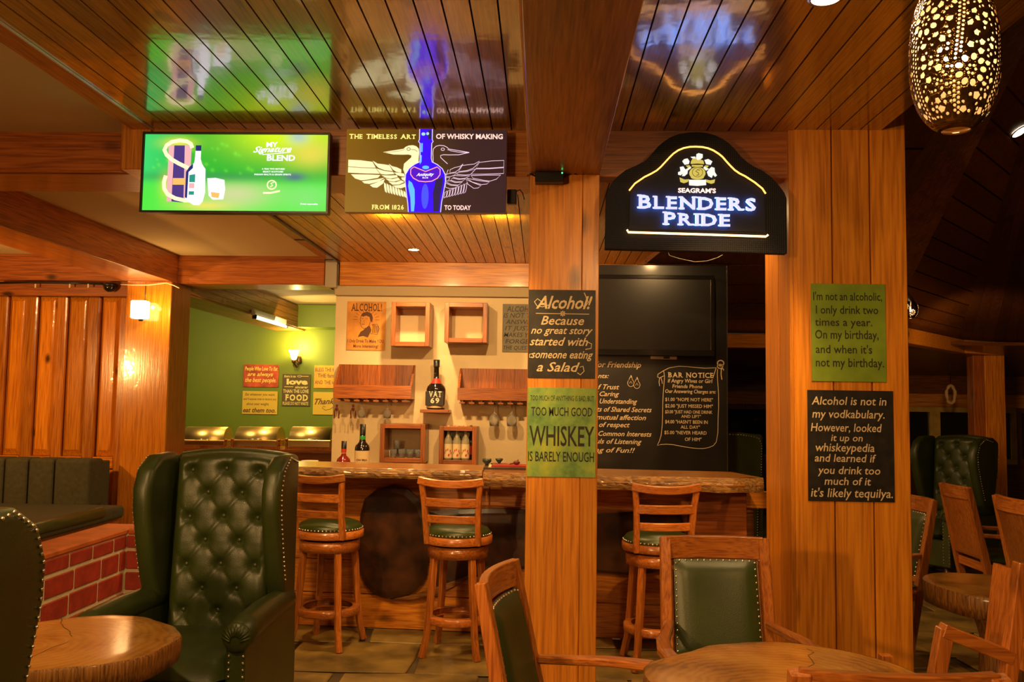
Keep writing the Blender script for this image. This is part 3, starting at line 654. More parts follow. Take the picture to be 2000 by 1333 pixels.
mb = MB(); mb.prism([frs(*T3(x, y)) for x, y in inner], YS - .006, YS - .0005); obj('inner_panel', mb, mat('sign_panel', (.014, .015, .026), .6, spec=.15), sg, world=True, bevel=.001)
TUBE = emis('tube_light', (1, .36, .06), 3.0)
def px3(frame, T, x, y, Y): X, Z = frame(*T(x, y)); return (X, Y, Z)
mb = MB(); mb.tube([px3(frs, T3, x, y, YS - .014) for x, y in tube], .0042, 6); obj('light_tube', mb, TUBE, sg, world=True)
mb = MB(); mb.tube([px3(frs, T3, x, y, YS - .014) for x, y in ((250, 1075), (262, 1102), (990, 1118), (1715, 1136), (1738, 1118))], .0055, 6); obj('light_tube', mb, emis('tube_light_low', (1, .48, .16), 4.0), sg, world=True)
mb = MB(); letters(mb, frs, [("SEAGRAM'S", 1325, 1399, 378.5, 9, 0, .035, -.6)], YS - .012); obj('lettering', mb, emis('sign_rose', (1, .62, .5), 1.3), sg, world=True)
mb = MB(); serif_letters(mb, frs, 'BLENDERS', 1247.5, 1475, 411.5, 27, YS - .030, bold=.03, small=.93, rise=-3.5, slab=.13); obj('lettering', mb, emis('sign_white', (.70, .68, 1), .85), sg, world=True); mb = MB(); serif_letters(mb, frs, 'PRIDE', 1297, 1425, 443.5, 26, YS - .030, bold=.03, small=.92, rise=-2.2, slab=.13)
obj('lettering', mb, emis('sign_white', (.70, .68, 1), .85), sg, world=True)
mb = MB(); serif_letters(mb, frs, 'BLENDERS', 1248.5, 1474, 411, 26.5, YS - .022, bold=.02, small=.93, rise=-3.5, slab=.1); serif_letters(mb, frs, 'PRIDE', 1298, 1424, 443, 25.5, YS - .022, bold=.02, small=.92, rise=-2.2, slab=.1)
obj('letter_backlight', mb, emis('sign_blue_backlight', (.10, .30, 1), 14), sg, world=True)
T4 = lambda x, y: (1300 + x / 14.81, 295 + y / 14.81); GD = emis('crest_gold', (.70, .55, .10), .7); GW = emis('crest_white', (.85, .78, .70), .9)
gold = [circ(930, 670, 235, 180, 24), circ(930, 790, 190, 60, 16), [(740, 340), (780, 260), (860, 210), (930, 250), (1100, 300), (1125, 400), (930, 385), (740, 400)], [(770, 430), (1090, 430), (1090, 480), (770, 480)],
        [(415, 800), (560, 860), (690, 850), (650, 930), (540, 965), (440, 930)], [(1440, 850), (1300, 880), (1150, 850), (1190, 930), (1330, 980), (1420, 950)], [(600, 450), (700, 560), (760, 520), (700, 440)], [(1260, 450), (1180, 560), (1090, 520), (1160, 440)]]
wht = [[(900, 120), (960, 90), (1080, 120), (1080, 220), (1020, 270), (930, 290), (890, 230)], [(730, 200), (860, 190), (880, 240), (780, 240)], [(490, 330), (540, 270), (640, 245), (700, 330), (680, 410), (560, 430)], [(1130, 290), (1240, 260), (1360, 330), (1310, 430), (1180, 410)],
       [(420, 500), (520, 480), (570, 560), (650, 590), (640, 690), (560, 760), (480, 760), (510, 690), (440, 740), (370, 720), (370, 650), (440, 620)], [(1260, 560), (1330, 490), (1420, 520), (1430, 640), (1490, 740), (1440, 780), (1380, 720), (1340, 810), (1240, 750), (1200, 640)],
       [(680, 870), (1170, 870), (1180, 1020), (930, 1045), (690, 1030)], [(600, 560), (740, 480), (730, 540), (650, 600)], [(1120, 480), (1260, 550), (1180, 600), (1110, 540)]]
flat('crest', frs, gold, YS - .010, GD, sg, T4, thick=.003); flat('crest', frs, wht, YS - .0135, GW, sg, T4, thick=.003, label='white figures and ribbon of the crest')
mb = MB(); stroke(mb, frs, circ(930, 650, 150, 135, 20), 1.1, YS - .0138, T4, closed=True); stroke(mb, frs, [(1000, 590), (930, 570), (880, 620), (960, 670), (970, 720), (900, 740)], 1.6, YS - .0138, T4)
obj('crest_monogram', mb, mat('crest_dark', (.25, .2, .03), .5), sg, world=True)
# two thin hangers and the drooping wire under the sign
for x in (1230, 1490):
    X, Z = frs(x, 330); obj('hanger', MB().box((X - .012, YS + .05, Z - .15), (X + .012, YB - .001, Z - .05)), METAL, sg, world=True)
pts = [px3(frs, lambda a, b: (a, b), x, y, YS + .02) for x, y in ((1308, 494), (1310, 500), (1330, 506), (1360, 512), (1385, 510), (1405, 503), (1414, 498))]
tag(obj('sign_wire', MB().tube(pts, .0014, 5), mat('grey_wire', (.4, .38, .33), .5)), 'thin grey wire drooping under the black arched sign', 'wire')
# ================================================================ posters
CHALK = mat('chalk_cream', (.72, .56, .34), .7); INK = mat('ink_black', (.02, .018, .012), .6); INKB = mat('ink_brown', (.10, .035, .012), .6)
SLATE = mat('slate_black', (.014, .011, .009), .5, noise_amt=.7, noise_scale=20)
def poster(name, box, Y, m, label, lines, ink, group, cat='poster', depth=.006, extra=None):
    f, (xa, za, xb, zb) = frame_of(*box, Y); r = thing(name, ((xa + xb) / 2, Y + depth, (za + zb) / 2), label, cat, group)
    bd = obj('board', MB().box((xa, Y, za), (xb, Y + depth, zb)), m, r, world=True, bevel=.001)
    for ln in lines: obj('lettering', letters(MB(), f, [ln], Y - .0012), ink, bd, world=True, fix=False)
    if extra: mb = MB(); extra(mb, f, Y - .0012); obj('drawing', mb, ink, r, world=True, fix=False)
    return r, f
def ex1(mb, f, Y):
    stroke(mb, f, [(1047, 613), (1150, 613.6)], 1.3, Y + .001)
    for k in range(8):
        a = k * PI / 4; mb.add([(*[(f(1099 + 4.2 * math.cos(a + d) * s, 613 + 4.2 * math.sin(a + d) * s)[0]) for _ in (0,)], Y, f(1099 + 4.2 * math.cos(a + d) * s, 613 + 4.2 * math.sin(a + d) * s)[1]) for d, s in ((0, .3), (.3, 1), (0, 1.5), (-.3, 1))], [(0, 1, 2, 3)])
    stroke(mb, f, [(1058, 590), (1050, 584), (1044, 590), (1049, 598), (1060, 600), (1072, 596)], 1.6, Y + .001)
    stroke(mb, f, [(1140, 571), (1148, 590), (1142, 599), (1134, 596)], 1.6, Y + .001); stroke(mb, f, [(1133, 718), (1139, 716), (1141, 726), (1134, 733), (1128, 729)], 1.6, Y + .001)
    stroke(mb, f, [(1146, 668), (1155, 672), (1154, 681), (1143, 683)], 1.6, Y + .001); stroke(mb, f, [(1044, 692), (1036, 694), (1036, 700), (1043, 700)], 1.6, Y + .001)
YCm = 4.493
poster('chalk_poster', (1033, 566, 1162, 740), YCm, SLATE, 'black poster in cream script that no great story started with a salad', [('Alcohol!', 1047, 1156, 603, 26, .35, .02), ('Because', 1057, 1140, 635, 18, .3, .012), ('no great story', 1038, 1157, 653, 15, .35, .012), ('started with', 1036, 1148, 676, 17, .35, .012), ('someone eating', 1039, 1158, 701, 16, .35, .012), ('a Salad', 1050, 1133, 727, 19, .35, .012)], CHALK, 'posters on the posts', extra=ex1)
GP = mat('green_poster', (.16, .28, .06), .5, noise_amt=.0)
nt = GP.node_tree; tc = nt.nodes.new('ShaderNodeTexCoord'); n = nt.nodes.new('ShaderNodeTexNoise'); n.inputs['Scale'].default_value = 5; n.inputs['Detail'].default_value = 8; n.inputs['Roughness'].default_value = .65
r = nt.nodes.new('ShaderNodeValToRGB'); e = r.color_ramp.elements; e[0].position = .33; e[0].color = (.045, .17, .05, 1); e[1].position = .68; e[1].color = (.46, .52, .05, 1); k = e.new(.5); k.color = (.22, .38, .08, 1)
nt.links.new(tc.outputs['Object'], n.inputs['Vector']); nt.links.new(n.outputs['Fac'], r.inputs[0]); nt.links.new(r.outputs[0], nt.nodes['Principled BSDF'].inputs['Base Color'])
poster('whiskey_poster', (1031, 757, 1163, 934), YCm, GP, 'mottled green poster with big dark capitals about whiskey, under the salad poster', [('TOO MUCH OF ANYTHING IS BAD, BUT', 1036, 1159, 783, 11, 0, .0), ('TOO MUCH GOOD', 1038, 1156, 813, 18, 0, .01), ('WHISKEY', 1035, 1160, 872, 41, 0, .01), ('IS BARELY ENOUGH', 1033, 1160, 903, 20, 0, .01)], INK, 'posters on the posts')
GP2 = mat('olive_poster', (.20, .30, .02), .5, noise_amt=.22, noise_scale=7)
poster('birthday_poster', (1584, 554, 1732, 747), YR - .038, GP2, 'lime green poster saying I only drink two times a year', [("I'm not an alcoholic,", 1588, 1725, 587, 17), ('I only drink two', 1593, 1717, 613.5, 17), ('times a year.', 1591, 1705, 637.5, 16), ('On my birthday,', 1591, 1717, 663, 18), ("and when it's", 1592, 1704, 691.5, 17), ('not my birthday.', 1592, 1727, 718, 18)], INK, 'posters on the posts')
poster('vocabulary_poster', (1577, 762, 1748, 982), YR - .038, SLATE, 'black poster in cream lettering about vodkabulary, below the lime green poster', [('Alcohol is not in', 1585, 1734, 791, 17, .15), ('my vodkabulary.', 1586, 1730, 817, 17, .15), ('However, looked', 1583, 1724, 844, 17, .15), ('it up on', 1623, 1686, 863, 14, .15), ('whiskeypedia', 1592, 1709, 883.5, 17, .15), ('and learned if', 1590, 1712, 904, 16, .15), ('you drink too', 1596, 1720, 928, 16, .15), ('much of it', 1609, 1701, 949.5, 16, .15), ("it's likely tequilya.", 1582, 1744, 973.5, 18, .15)], CHALK, 'posters on the posts')
YWb = 9.05
def man(mb, f, Y):
    S_ = lambda pts, w_=1.0: stroke(mb, f, pts, w_, Y + .001)
    T = lambda x, y: (640 + x / 3.4175, 540 + y / 3.4175)
    P = lambda L_: [T(*p) for p in L_]
    hair = P([(222, 262), (232, 245), (262, 236), (290, 248), (299, 275), (296, 308), (284, 300), (278, 272), (256, 262), (236, 270)])
    mb.prism([f(*p) for p in hair], Y, Y + .001)
    S_(P([(224, 262), (218, 290), (222, 300), (216, 312), (222, 318), (226, 336), (240, 350), (258, 346), (276, 330), (284, 300)]), .9)
    S_(P([(228, 285), (240, 283)]), .8); S_(P([(252, 283), (264, 284)]), .8); S_(P([(230, 322), (248, 320)]), .9); S_(P([(244, 290), (240, 306), (248, 308)]), .6)
    mb.prism([f(*p) for p in P([(250, 350), (280, 330), (292, 360), (270, 410), (240, 400), (205, 408), (222, 372), (238, 362)])], Y, Y + .001)
    for k in range(4): S_(P([(296 + 11 * k, 322 + 3 * k), (304 + 10 * k, 336), (300 + 11 * k, 380)]), 1.4)
    S_(P([(285, 352), (290, 385), (330, 388), (342, 350), (330, 320), (300, 322)]), 1.0)
    for k in range(11):
        a = PI + k * PI / 10 * 1.0; S_([T(258 + 58 * math.cos(a), 290 + 50 * math.sin(a)), T(258 + 85 * math.cos(a), 290 + 74 * math.sin(a))], .6)
AG = mat('aged_orange_paper', (.62, .26, .04), .7, noise_amt=.3, noise_scale=6)
r_, f_ = poster('man_poster', (679, 589, 752, 685), YWb, AG, 'aged orange poster with a drawing of a man with raised fist, on the bar wall', [('I Only Drink To Make YOU', 681, 749, 670, 6.5, 0, .02), ('More Interesting!', 692, 739, 680, 6.5, 0, .02)], INKB, 'posters on the walls behind the bar', extra=man)
mb = MB(); serif_letters(mb, f_, 'ALCOHOL!', 687, 744, 607.5, 15, YWb - .0012, bold=.02); obj('lettering', mb, INKB, r_, world=True, fix=False)
poster('answer_poster', (982, 594, 1057, 689), YWb, mat('grey_paper', (.19, .17, .115), .7, noise_amt=.25), 'grey green poster with handwritten dark capitals, partly hidden by the middle post', [('ALCOHOL', 990, 1048, 609, 11, .2), ('IS NOT THE', 984, 1051, 621, 9.5, .2), ('ANSWER,', 988, 1046, 633.5, 9, .2), ('IT JUST', 987, 1037, 646, 9, .2), ('MAKES YOU', 985, 1050, 659, 9, .2), ('FORGET', 988, 1043, 672, 9, .2), ('THE QUESTION', 984, 1053, 684, 8, .2)], INK, 'posters on the walls behind the bar')
YG = 13.98; GG = 'posters on the green wall'
YP_ = mat('yellow_paper', (.62, .42, .05), .7)
poster('people_poster', (476, 712, 543, 757), YG, mat('red_paper', (.42, .06, .02), .7, noise_amt=.6, noise_scale=5), 'red orange poster with yellow script about people who love to eat', [('People Who Love To Eat', 479, 541, 724, 8, .2, .015), ('are always', 484, 533, 735, 8, .3, .015), ('the best people.', 480, 539, 747, 9, .35, .015)], mat('yellow_ink', (.8, .62, .15), .7), GG)
poster('weight_poster', (474, 764, 541, 810), YG, YP_, 'yellow poster in brown script ending eat them too, under the red poster', [('Eat whatever you want.', 479, 536, 773, 5.5, .3), ('and if anyone tries to lecture you', 476, 539, 782, 5, .3), ('about your weight,', 482, 525, 792, 5.5, .3), ('eat them too.', 476, 538, 806.5, 9.5, .3, .025)], INKB, GG)
def keyex(mb, f, Y): stroke(mb, f, circ(584, 735, 4, 1.6, 12), .8, Y + .001, closed=True); stroke(mb, f, [(588, 735), (601, 735)], .9, Y + .001); stroke(mb, f, [(556, 756), (573, 756)], 1.1, Y + .001)
r_, f_ = poster('love_of_food_poster', (552, 731, 605, 794), YG, mat('brown_paper', (.09, .06, .02), .7), 'dark brown poster with pale slab letters about the love of food, under the wall lamp', [('there is no', 555, 577, 737.5, 5, 0, .02), ('sincerer', 576, 601, 759, 5.5, .3, .02), ('THAN THE LOVE', 554, 602, 768, 7, 0, .02), ('PLEASE DO NOT WASTE', 554, 602, 792, 6.5, 0, .01)], mat('pale_yellow_ink', (.72, .6, .25), .7), GG, extra=keyex)
mb = MB(); letters(mb, f_, [('love', 560, 600, 751, 11, 0, .05)], YG - .0012); serif_letters(mb, f_, 'FOOD', 559, 601, 783, 12, YG - .0012, bold=.04); obj('lettering', mb, MATS['pale_yellow_ink'], r_, world=True, fix=False)
poster('bless_poster', (614, 714, 665, 759), YG, mat('orange_paper', (.66, .33, .04), .7, noise_amt=.25, noise_scale=4), 'orange yellow poster with a blessing in capitals, beside the white wall corner', [('BLESS THE food', 616, 661, 726, 8), ('THE family', 621, 660, 738, 8), ('AND THE love', 616, 660, 751, 7.5)], INKB, GG)
def swirl(mb, f, Y): stroke(mb, f, [(652, 794), (645, 800), (636, 802), (630, 798), (632, 794), (636, 796)], 1.0, Y + .001)
poster('thanks_poster', (612, 766, 663, 811), YG, YP_, 'yellow poster with a curly brown thank you, under the blessing poster', [('Thanks', 615, 658, 791, 12, .45, .02, 2)], INKB, GG, extra=swirl)
# ================================================================ black panel with the television
YK = 7.6
frk, (xa, za, xb, zb_) = frame_of(1120, 488, 1420, 930, YK)
kp = thing('black_wall_panel', ((xa + xb) / 2, YK + .03, 0), 'tall black board behind the bar hand-lettered in cream chalk, a friendship recipe and a notice', 'board')
obj('board', MB().box((xa - .1, YK, .0), (xb, YK + .06, 2.72)), mat('black_board', (.014, .012, .010), .32, noise_amt=.4, noise_scale=4, bump=.15, bscale=6, coat=.4), kp, world=True)
obj('edge_strip', MB().box((xb, YK - .004, .0), (xb + .008, YK + .06, 2.72)), METAL, kp, world=True)
TB = lambda x, y: (1160 + x / 5.554, 690 + y / 5.554)
line_objs(kp, frk, [('Recipe for Friendship', 1118, 1254, 721.5, 11.5, .3, .015), ('Ingredients:', 1124, 1191.5, 743, 9, .3, .012), ('Cup of Trust', 1135, 1212, 765, 10, .35, .012), ('Pinch of Caring', 1122, 1212, 778.5, 9.5, .35, .012), ('Understanding', 1174, 1247, 793, 10, .35, .012), ('Lots of Shared Secrets', 1155, 1275, 809, 10, .35, .012), ('mutual affection', 1168, 1264, 824.5, 10, .35, .012), ('A Pile of respect', 1133, 1233, 839, 10, .35, .012), ('Common Interests', 1172, 1275, 856.5, 10, .35, .012), ('Spoonfuls of Listening', 1126, 1256, 871.5, 10, .35, .012), ('Bag of Fun!!', 1156, 1243, 888.5, 10, .35, .012),
    ('if Angry Wives or Girl', 1306, 1392, 750, 8, .1, .01), ('Friends Phone', 1315, 1373, 760.6, 7.5, .1, .01), ('Our Answering Charges are:', 1301, 1399, 770.5, 7.5, .1, .01), ('$1.00 "NOPE NOT HERE"', 1301, 1393, 786.3, 7), ('$2.00 "JUST MISSED HIM"', 1301, 1393, 799, 7), ('$3.00 "JUST HAD ONE DRINK', 1301, 1392, 810.3, 6.5), ('AND LIFT"', 1332, 1370, 818.7, 6), ('$4.00 "HASN\'T BEEN IN', 1301, 1383, 830, 7), ('ALL DAY"', 1331, 1368, 839.8, 6.5), ('$5.00 "NEVER HEARD', 1299.5, 1381, 851, 7), ('OF HIM"', 1339, 1371, 863.7, 7)], YK - .0015, CHALK)
mb = MB(); serif_letters(mb, frk, 'BAR NOTICE', 1307, 1394, 739.8, 10, YK - .0015, bold=.02); obj('lettering', mb, CHALK, kp, world=True, fix=False); mb = MB()
scroll = [(765, 205), (830, 172), (930, 155), (1020, 158), (1100, 165), (1210, 172), (1330, 166)]
stroke(mb, frk, scroll, 1.1, YK - .0005, TB); stroke(mb, frk, [(1345, 180), (1342, 240), (1345, 300), (1355, 450), (1355, 600), (1350, 700), (1347, 870), (1330, 970), (1300, 1010), (1250, 1032), (1200, 1043), (1130, 1045), (1040, 1036), (950, 1022), (870, 1008), (800, 1004), (740, 1008), (700, 1020), (722, 970), (740, 910), (752, 800), (755, 700), (757, 560), (762, 450), (772, 320), (775, 260), (765, 205)], 1.1, YK - .0005, TB)
stroke(mb, frk, [(765, 205), (705, 245), (700, 275), (720, 285), (768, 262)], 1.2, YK - .0005, TB); stroke(mb, frk, [(735, 280), (748, 320), (752, 348)], 1.2, YK - .0005, TB); stroke(mb, frk, [(722, 285), (716, 330), (722, 375)], 1.2, YK - .0005, TB)
stroke(mb, frk, circ(1378, 115, 34, 30, 14), 2.4, YK - .0005, TB, closed=True); stroke(mb, frk, circ(1372, 150, 30, 22, 12), 2.0, YK - .0005, TB, closed=True); stroke(mb, frk, [(1370, 175), (1410, 178), (1408, 195)], 1.5, YK - .0005, TB); stroke(mb, frk, [(1385, 180), (1382, 240), (1392, 295)], 1.5, YK - .0005, TB); stroke(mb, frk, [(1330, 166), (1310, 230), (1296, 272)], 1.2, YK - .0005, TB)
for cx, cy in ((412, 345), (478, 365)):
    stroke(mb, frk, circ(cx, cy, 34, 40, 16, -PI * .33, PI * 1.33), .9, YK - .0005, TB); stroke(mb, frk, [(cx - 20, cy - 34), (cx - 10, cy - 62), (cx + 12, cy - 62), (cx + 17, cy - 34)], 1.0, YK - .0005, TB); stroke(mb, frk, [(cx - 8, cy - 66), (cx + 8, cy - 66), (cx, cy - 84)], 2.0, YK - .0005, TB); stroke(mb, frk, [(cx - 14, cy + 5), (cx, cy - 20), (cx + 14, cy + 5)], .8, YK - .0005, TB)
obj('drawing', mb, CHALK, kp, world=True, fix=False)
f_, (xa, za, xb, zb_) = frame_of(1136, 536, 1396, 696, YK - .09)
tvk = thing('television', ((xa + xb) / 2, YK - .05, za), 'switched-off black flat television mounted on the black board', 'television')
obj('housing', MB().box((xa, YK - .08, za), (xb, YK - .03, zb_)), mat('gloss_black', (.01, .009, .009), .15, coat=.5), tvk, world=True, bevel=.006)
mb = MB(); b = .035
for A, B in (((xa, za), (xb, za + .05)), ((xa, zb_ - b), (xb, zb_)), ((xa, za + .05), (xa + b, zb_ - b)), ((xb - b, za + .05), (xb, zb_ - b))): mb.box((A[0], YK - .095, A[1]), (B[0], YK - .08, B[1]))
obj('bezel', mb, MATS['gloss_black'], tvk, world=True, bevel=.003)
obj('screen', MB().box((xa + b, YK - .086, za + .05), (xb - b, YK - .081, zb_ - b)), mat('dark_screen', (.012, .010, .008), .28, spec=.8), tvk, world=True)
obj('wall_bracket', MB().box((xa + .3, YK - .03, za + .2), (xb - .3, YK - .001, zb_ - .2)), BLACK, tvk, world=True)
fx = lambda x, y: px3(frk, lambda a, b: (a, b), x, y, YK - .05)
a = fx(1272, 705); c = fx(1322, 699)
rc = thing('remote_receiver_box', ((a[0] + c[0]) / 2, YK, a[2]), 'small pale box with a dark button under the television', 'box')
obj('case', MB().box((a[0], YK - .05, a[2]), (c[0], YK, c[2])), mat('pale_plastic', (.5, .42, .26), .5), rc, world=True, bevel=.003)
a2 = fx(1296, 704); c2 = fx(1308, 700); obj('button', MB().box((a2[0], YK - .054, a2[2]), (c2[0], YK - .05, c2[2])), BLACK, rc, world=True)
# emergency light box on the column
a = PY(1045, 357, 4.45); c = PY(1101, 334, 4.45)
em = thing('junction_box', ((a.x + c.x) / 2, 4.47, a.z), 'small black electrical box with a green light on top of the middle post', 'box')
obj('case', MB().box((a.x, 4.43, a.z), (c.x, 4.497, min(c.z, ZB - .004))), BLACK, em, world=True, bevel=.003)
g_ = PY(1098, 338, 4.43); obj('indicator_light', MB().ball((g_.x, 4.429, g_.z), .004), emis('green_led', (.05, 1, .2), 4), em, world=True)
pts = [PY(x, y, 4.49) for x, y in ((1030, 344), (1036, 340), (1047, 345))]; obj('cable', MB().tube(pts, .004, 5), BLACK, em, world=True)
pts = [PY(x, y, 4.49) for x, y in ((1101, 346), (1110, 342), (1118, 338), (1126, 341))]; obj('cable', MB().tube(pts, .003, 5), BLACK, em, world=True)
# adaptor beside the heron panel
a = PY(990, 398, 4.5); c = PY(1009, 370, 4.5)
ad = thing('power_adaptor', ((a.x + c.x) / 2, 4.5, a.z), 'small black power adaptor hanging beside the heron panel', 'adaptor')
obj('case', MB().box((a.x, 4.5, a.z), (c.x, 4.54, c.z)), BLACK, ad, world=True, bevel=.004)
pts = [PY(x, y, 4.52) for x, y in ((1000, 371), (1008, 374), (1016, 371), (1021, 378), (1024, 390))]; obj('cable', MB().tube(pts, .003, 5), BLACK, ad, world=True)
# ================================================================ furniture
CHW = {ax: WD('chair', ax, rough=.3, coat=.6, coat_rough=.15, knots=.5, scale=1.6) for ax in 'XYZ'}
def arc(p, q, r, n=8): return [Vector(p).lerp(Vector(q), k / n) for k in range(n + 1)]
def nails(mb, pts, step, r=.005, push=(0, 0, 0)):
    """round nail heads every `step` metres along a polyline"""
    pts = [Vector(p) for p in pts]; d = 0; nxt = 0
    for a, b in zip(pts, pts[1:]):
        l = (b - a).length
        while nxt <= d + l:
            p = a.lerp(b, (nxt - d) / l) + Vector(push); mb.ball(p, r, 6, 4); nxt += step
        d += l
    return mb
def cushion(w_, d_, h_, n=10, crown=.02, round_=.25):
    """soft box: w x d footprint, centre on origin, bottom at 0"""
    mb = MB(); vs = []; N_ = n
    def P(u, v, top):
        x = (u - .5) * w_; y = (v - .5) * d_; e = min(u, 1 - u, v, 1 - v) / round_; e = min(1, e); f = math.sqrt(1 - (1 - e) ** 2)
        z = h_ / 2 + (h_ / 2 * f + crown * math.sin(PI * u) * math.sin(PI * v)) * (1 if top else 0) - (0 if top else h_ / 2 * f); return (x, y, z)
    for top in (1, 0):
        for j in range(N_ + 1):
            for i in range(N_ + 1): vs.append(P(i / N_, j / N_, top))
    fs = []; o = (N_ + 1) ** 2
    for j in range(N_):
        for i in range(N_):
            a = j * (N_ + 1) + i; fs.append((a, a + 1, a + N_ + 2, a + N_ + 1)); fs.append((o + a, o + a + N_ + 1, o + a + N_ + 2, o + a + 1))
    return mb.add(vs, fs, True)
# ---------------------------------------------------------------- wing chair (front = -Y)
def make_wing_chair():
    t = thing('wing_chair', (0, 0, 0), '', 'armchair', 'green leather wing chairs')
    W = .33; ZT = 1.22
    # back pad with buttons and diamond creases
    btn = []; rows = [(1.145, (-.135, .005, .135)), (1.055, (-.075, .07)), (.955, (-.145, -.015, .13)), (.845, (-.10, .05)), (.745, (-.165, -.035, .11)), (.645, (-.12, .03)), (.545, (-.055,))]
    rows = [(z, [x for x in ((-.16, 0, .16) if k % 2 == 0 else (-.08, .08))]) for k, z in enumerate((1.15, 1.045, .94, .835, .73, .625, .53))]
    for z, xs_ in rows:
        for x in xs_: btn.append((x, z))
    NX, NZ = 56, 84; vs = []
    for j in range(NZ + 1):
        v = j / NZ; z = .44 + (ZT - .44) * v
        for i in range(NX + 1):
            u = i / NX; x = -.235 + .47 * u; zz = z + .025 * (1 - (x / .24) ** 2) * v
            e = min(1, min(u, 1 - u) / .12); e2 = min(1, (1 - v) / .06); puff = .055 * math.sqrt(max(0, 1 - (1 - e) ** 2)) * math.sqrt(max(0, 1 - (1 - e2) ** 2)) + .02
            a = (x / .16 + (z - 1.15) / .21) * PI; b = (x / .16 - (z - 1.15) / .21) * PI
            cr = min(abs(math.sin(a)), abs(math.sin(b))); puff -= .0055 * math.exp(-(cr / .10) ** 2) * e
            for bx, bz in btn:
                d2 = (x - bx) ** 2 + (z - bz) ** 2
                if d2 < .01: puff -= .026 * math.exp(-d2 / .0005) + .010 * math.exp(-d2 / .003)
            vs.append((x, .30 - puff + .06 * (v - .5), zz))
    mb = MB().add(vs, [(j * (NX + 1) + i, j * (NX + 1) + i + 1, (j + 1) * (NX + 1) + i + 1, (j + 1) * (NX + 1) + i) for j in range(NZ) for i in range(NX)], True)
    bcu = obj('back_cushion', mb, GREEN, t)
    for bx, bz in btn:
        v = (bz - .44) / (ZT - .44); obj('button', MB().ball((bx, .30 - .042 + .06 * (v - .5), bz + .025 * (1 - (bx / .24) ** 2) * v), .011, 8, 5, (1, .6, 1)), GREEN, bcu)
    # back shell with curved crown
    top = [(x, ZT + .012 + .03 * (1 - (x / .30) ** 2) - (.03 if abs(x) > .28 else 0)) for x in [-.30 + .6 * k / 12 for k in range(13)]]
    poly = [(-.27, .12), (-.27, .6), (-.30, .95)] + top + [(.30, .95), (.27, .6), (.27, .12)]
    mb = MB(); mb.prism(poly, .30, .40); 
    for i, v in enumerate(mb.v): v.y += .05 * (v.z - .6) / .6
    bsh = obj('back_shell', mb, GREEN, t, bevel=.025, seg=3)
    # wings: padded, rolled front edge; arms
    for s in (-1, 1):
        prof = [(.34, .56), (.17, .58), (.115, .70), (.065, .85), (.025, 1.0), (.02, 1.10), (.06, 1.19), (.15, 1.24), (.34, 1.245)]
        mb = MB(); n = len(prof)
        inx = s * .235; oux = s * (W + .005)
        vs = [(inx + s * .01, y, z) for y, z in prof] + [(oux - s * .006, y, z) for y, z in prof]
        mb.add(vs, [tuple(range(n)), tuple(reversed(range(n, 2 * n)))] + [(i, i + n, (i + 1) % n + n, (i + 1) % n) for i in range(n)])
        wg_ = obj('wing', mb, GREEN, t, bevel=.03, seg=4)
        for p in wg_.data.polygons: p.use_smooth = True
        mb = MB(); nails(mb, [(oux - s * .0025, y + .034, z - .006) for y, z in prof[2:8]] + [(oux - s * .0025, .31, 1.205)], .022, .005)
        obj('nail_trim', mb, BRASS, wg_, kind='stuff')
        # arm: rolled tube over a side panel
        pts = [(s * .295, .28, .585), (s * .30, .12, .595), (s * .305, -.10, .60), (s * .31, -.30, .595), (s * .312, -.40, .585)]
        mb = MB().tube(pts, [.052, .054, .058, .060, .056], 14); obj('arm_roll', mb, GREEN, t)
        mb = MB().box((s * .262, -.385, .13), (s * .335, .33, .57)); obj('arm_panel', mb, GREEN, t, bevel=.012)
        # arm front: pleated fan and nailed facing
        mb = MB().ball((s * .312, -.405, .585), .058, 14, 8, (1, .35, 1)); af = obj('arm_front', mb, GREEN, t)
        mb = MB()
        for k in range(11):
            a = PI * k / 10; mb.tube([(s * .312 + .02 * math.cos(a), -.428, .575 + .02 * math.sin(a)), (s * .312 + .055 * math.cos(a), -.412, .585 + .05 * math.sin(a))], .0045, 5)
        obj('pleat', mb, GREEN, af, kind='stuff')
        mb = MB().box((s * .275, -.40, .14), (s * .345, -.385, .56)); afc = obj('arm_facing', mb, GREEN, t, bevel=.005)
        mb = MB(); nails(mb, [(s * .283, -.403, .54), (s * .283, -.403, .16)], .026, .0052); nails(mb, [(s * .338, -.403, .54), (s * .338, -.403, .16)], .026, .0052)
        obj('nail_trim', mb, BRASS, afc, kind='stuff')
        # nails on the back shell
        mb = MB(); nails(mb, [(s * .262, .352 + .05 * (z - .6) / .6 + .051, z) for z in (.16, .4, .6)] + [(s * .288, .40 + .05 * (z - .6) / .6 + .002, z) for z in (.85, 1.0, 1.15)] + [(s * .265, .455, 1.205), (s * .2, .457, 1.225), (s * .1, .457, 1.238), (0, .457, 1.242)], .024, .006)
        obj('nail_trim', mb, BRASS, bsh, kind='stuff')
    obj('seat_cushion', cushion(.52, .66, .12, 14, .015, .14).shift((0, -.06, .35)), GREEN, t)
    obj('seat_base', MB().box((-.33, -.38, .13), (.33, .36, .36)), GREEN, t, bevel=.012)
    for x in (-.27, .27):
        for y in (-.33, .30): obj('leg', MB().lathe([(.016, 0), (.02, .03), (.026, .13)], (x, y, 0), 8), WD('dark', 'Z'), t)
    return t
wc = make_wing_chair()
wc.location = (-1.47, 3.78, 0); wc['label'] = 'tufted green leather wing chair facing the room, in front of the bar'
GDK = wc
w2 = dup(wc, (-1.535, 2.16, 0), PI, 'green wing chair seen from behind with brass nails, beside the low log table')
w2.scale = (1, 1, 1.0)
w3 = dup(wc, (PY(1836, 950, 8.2).x, 8.2, 0), -1.0, 'dark wing chair with a nailed edge in the dim round room beyond the pier')
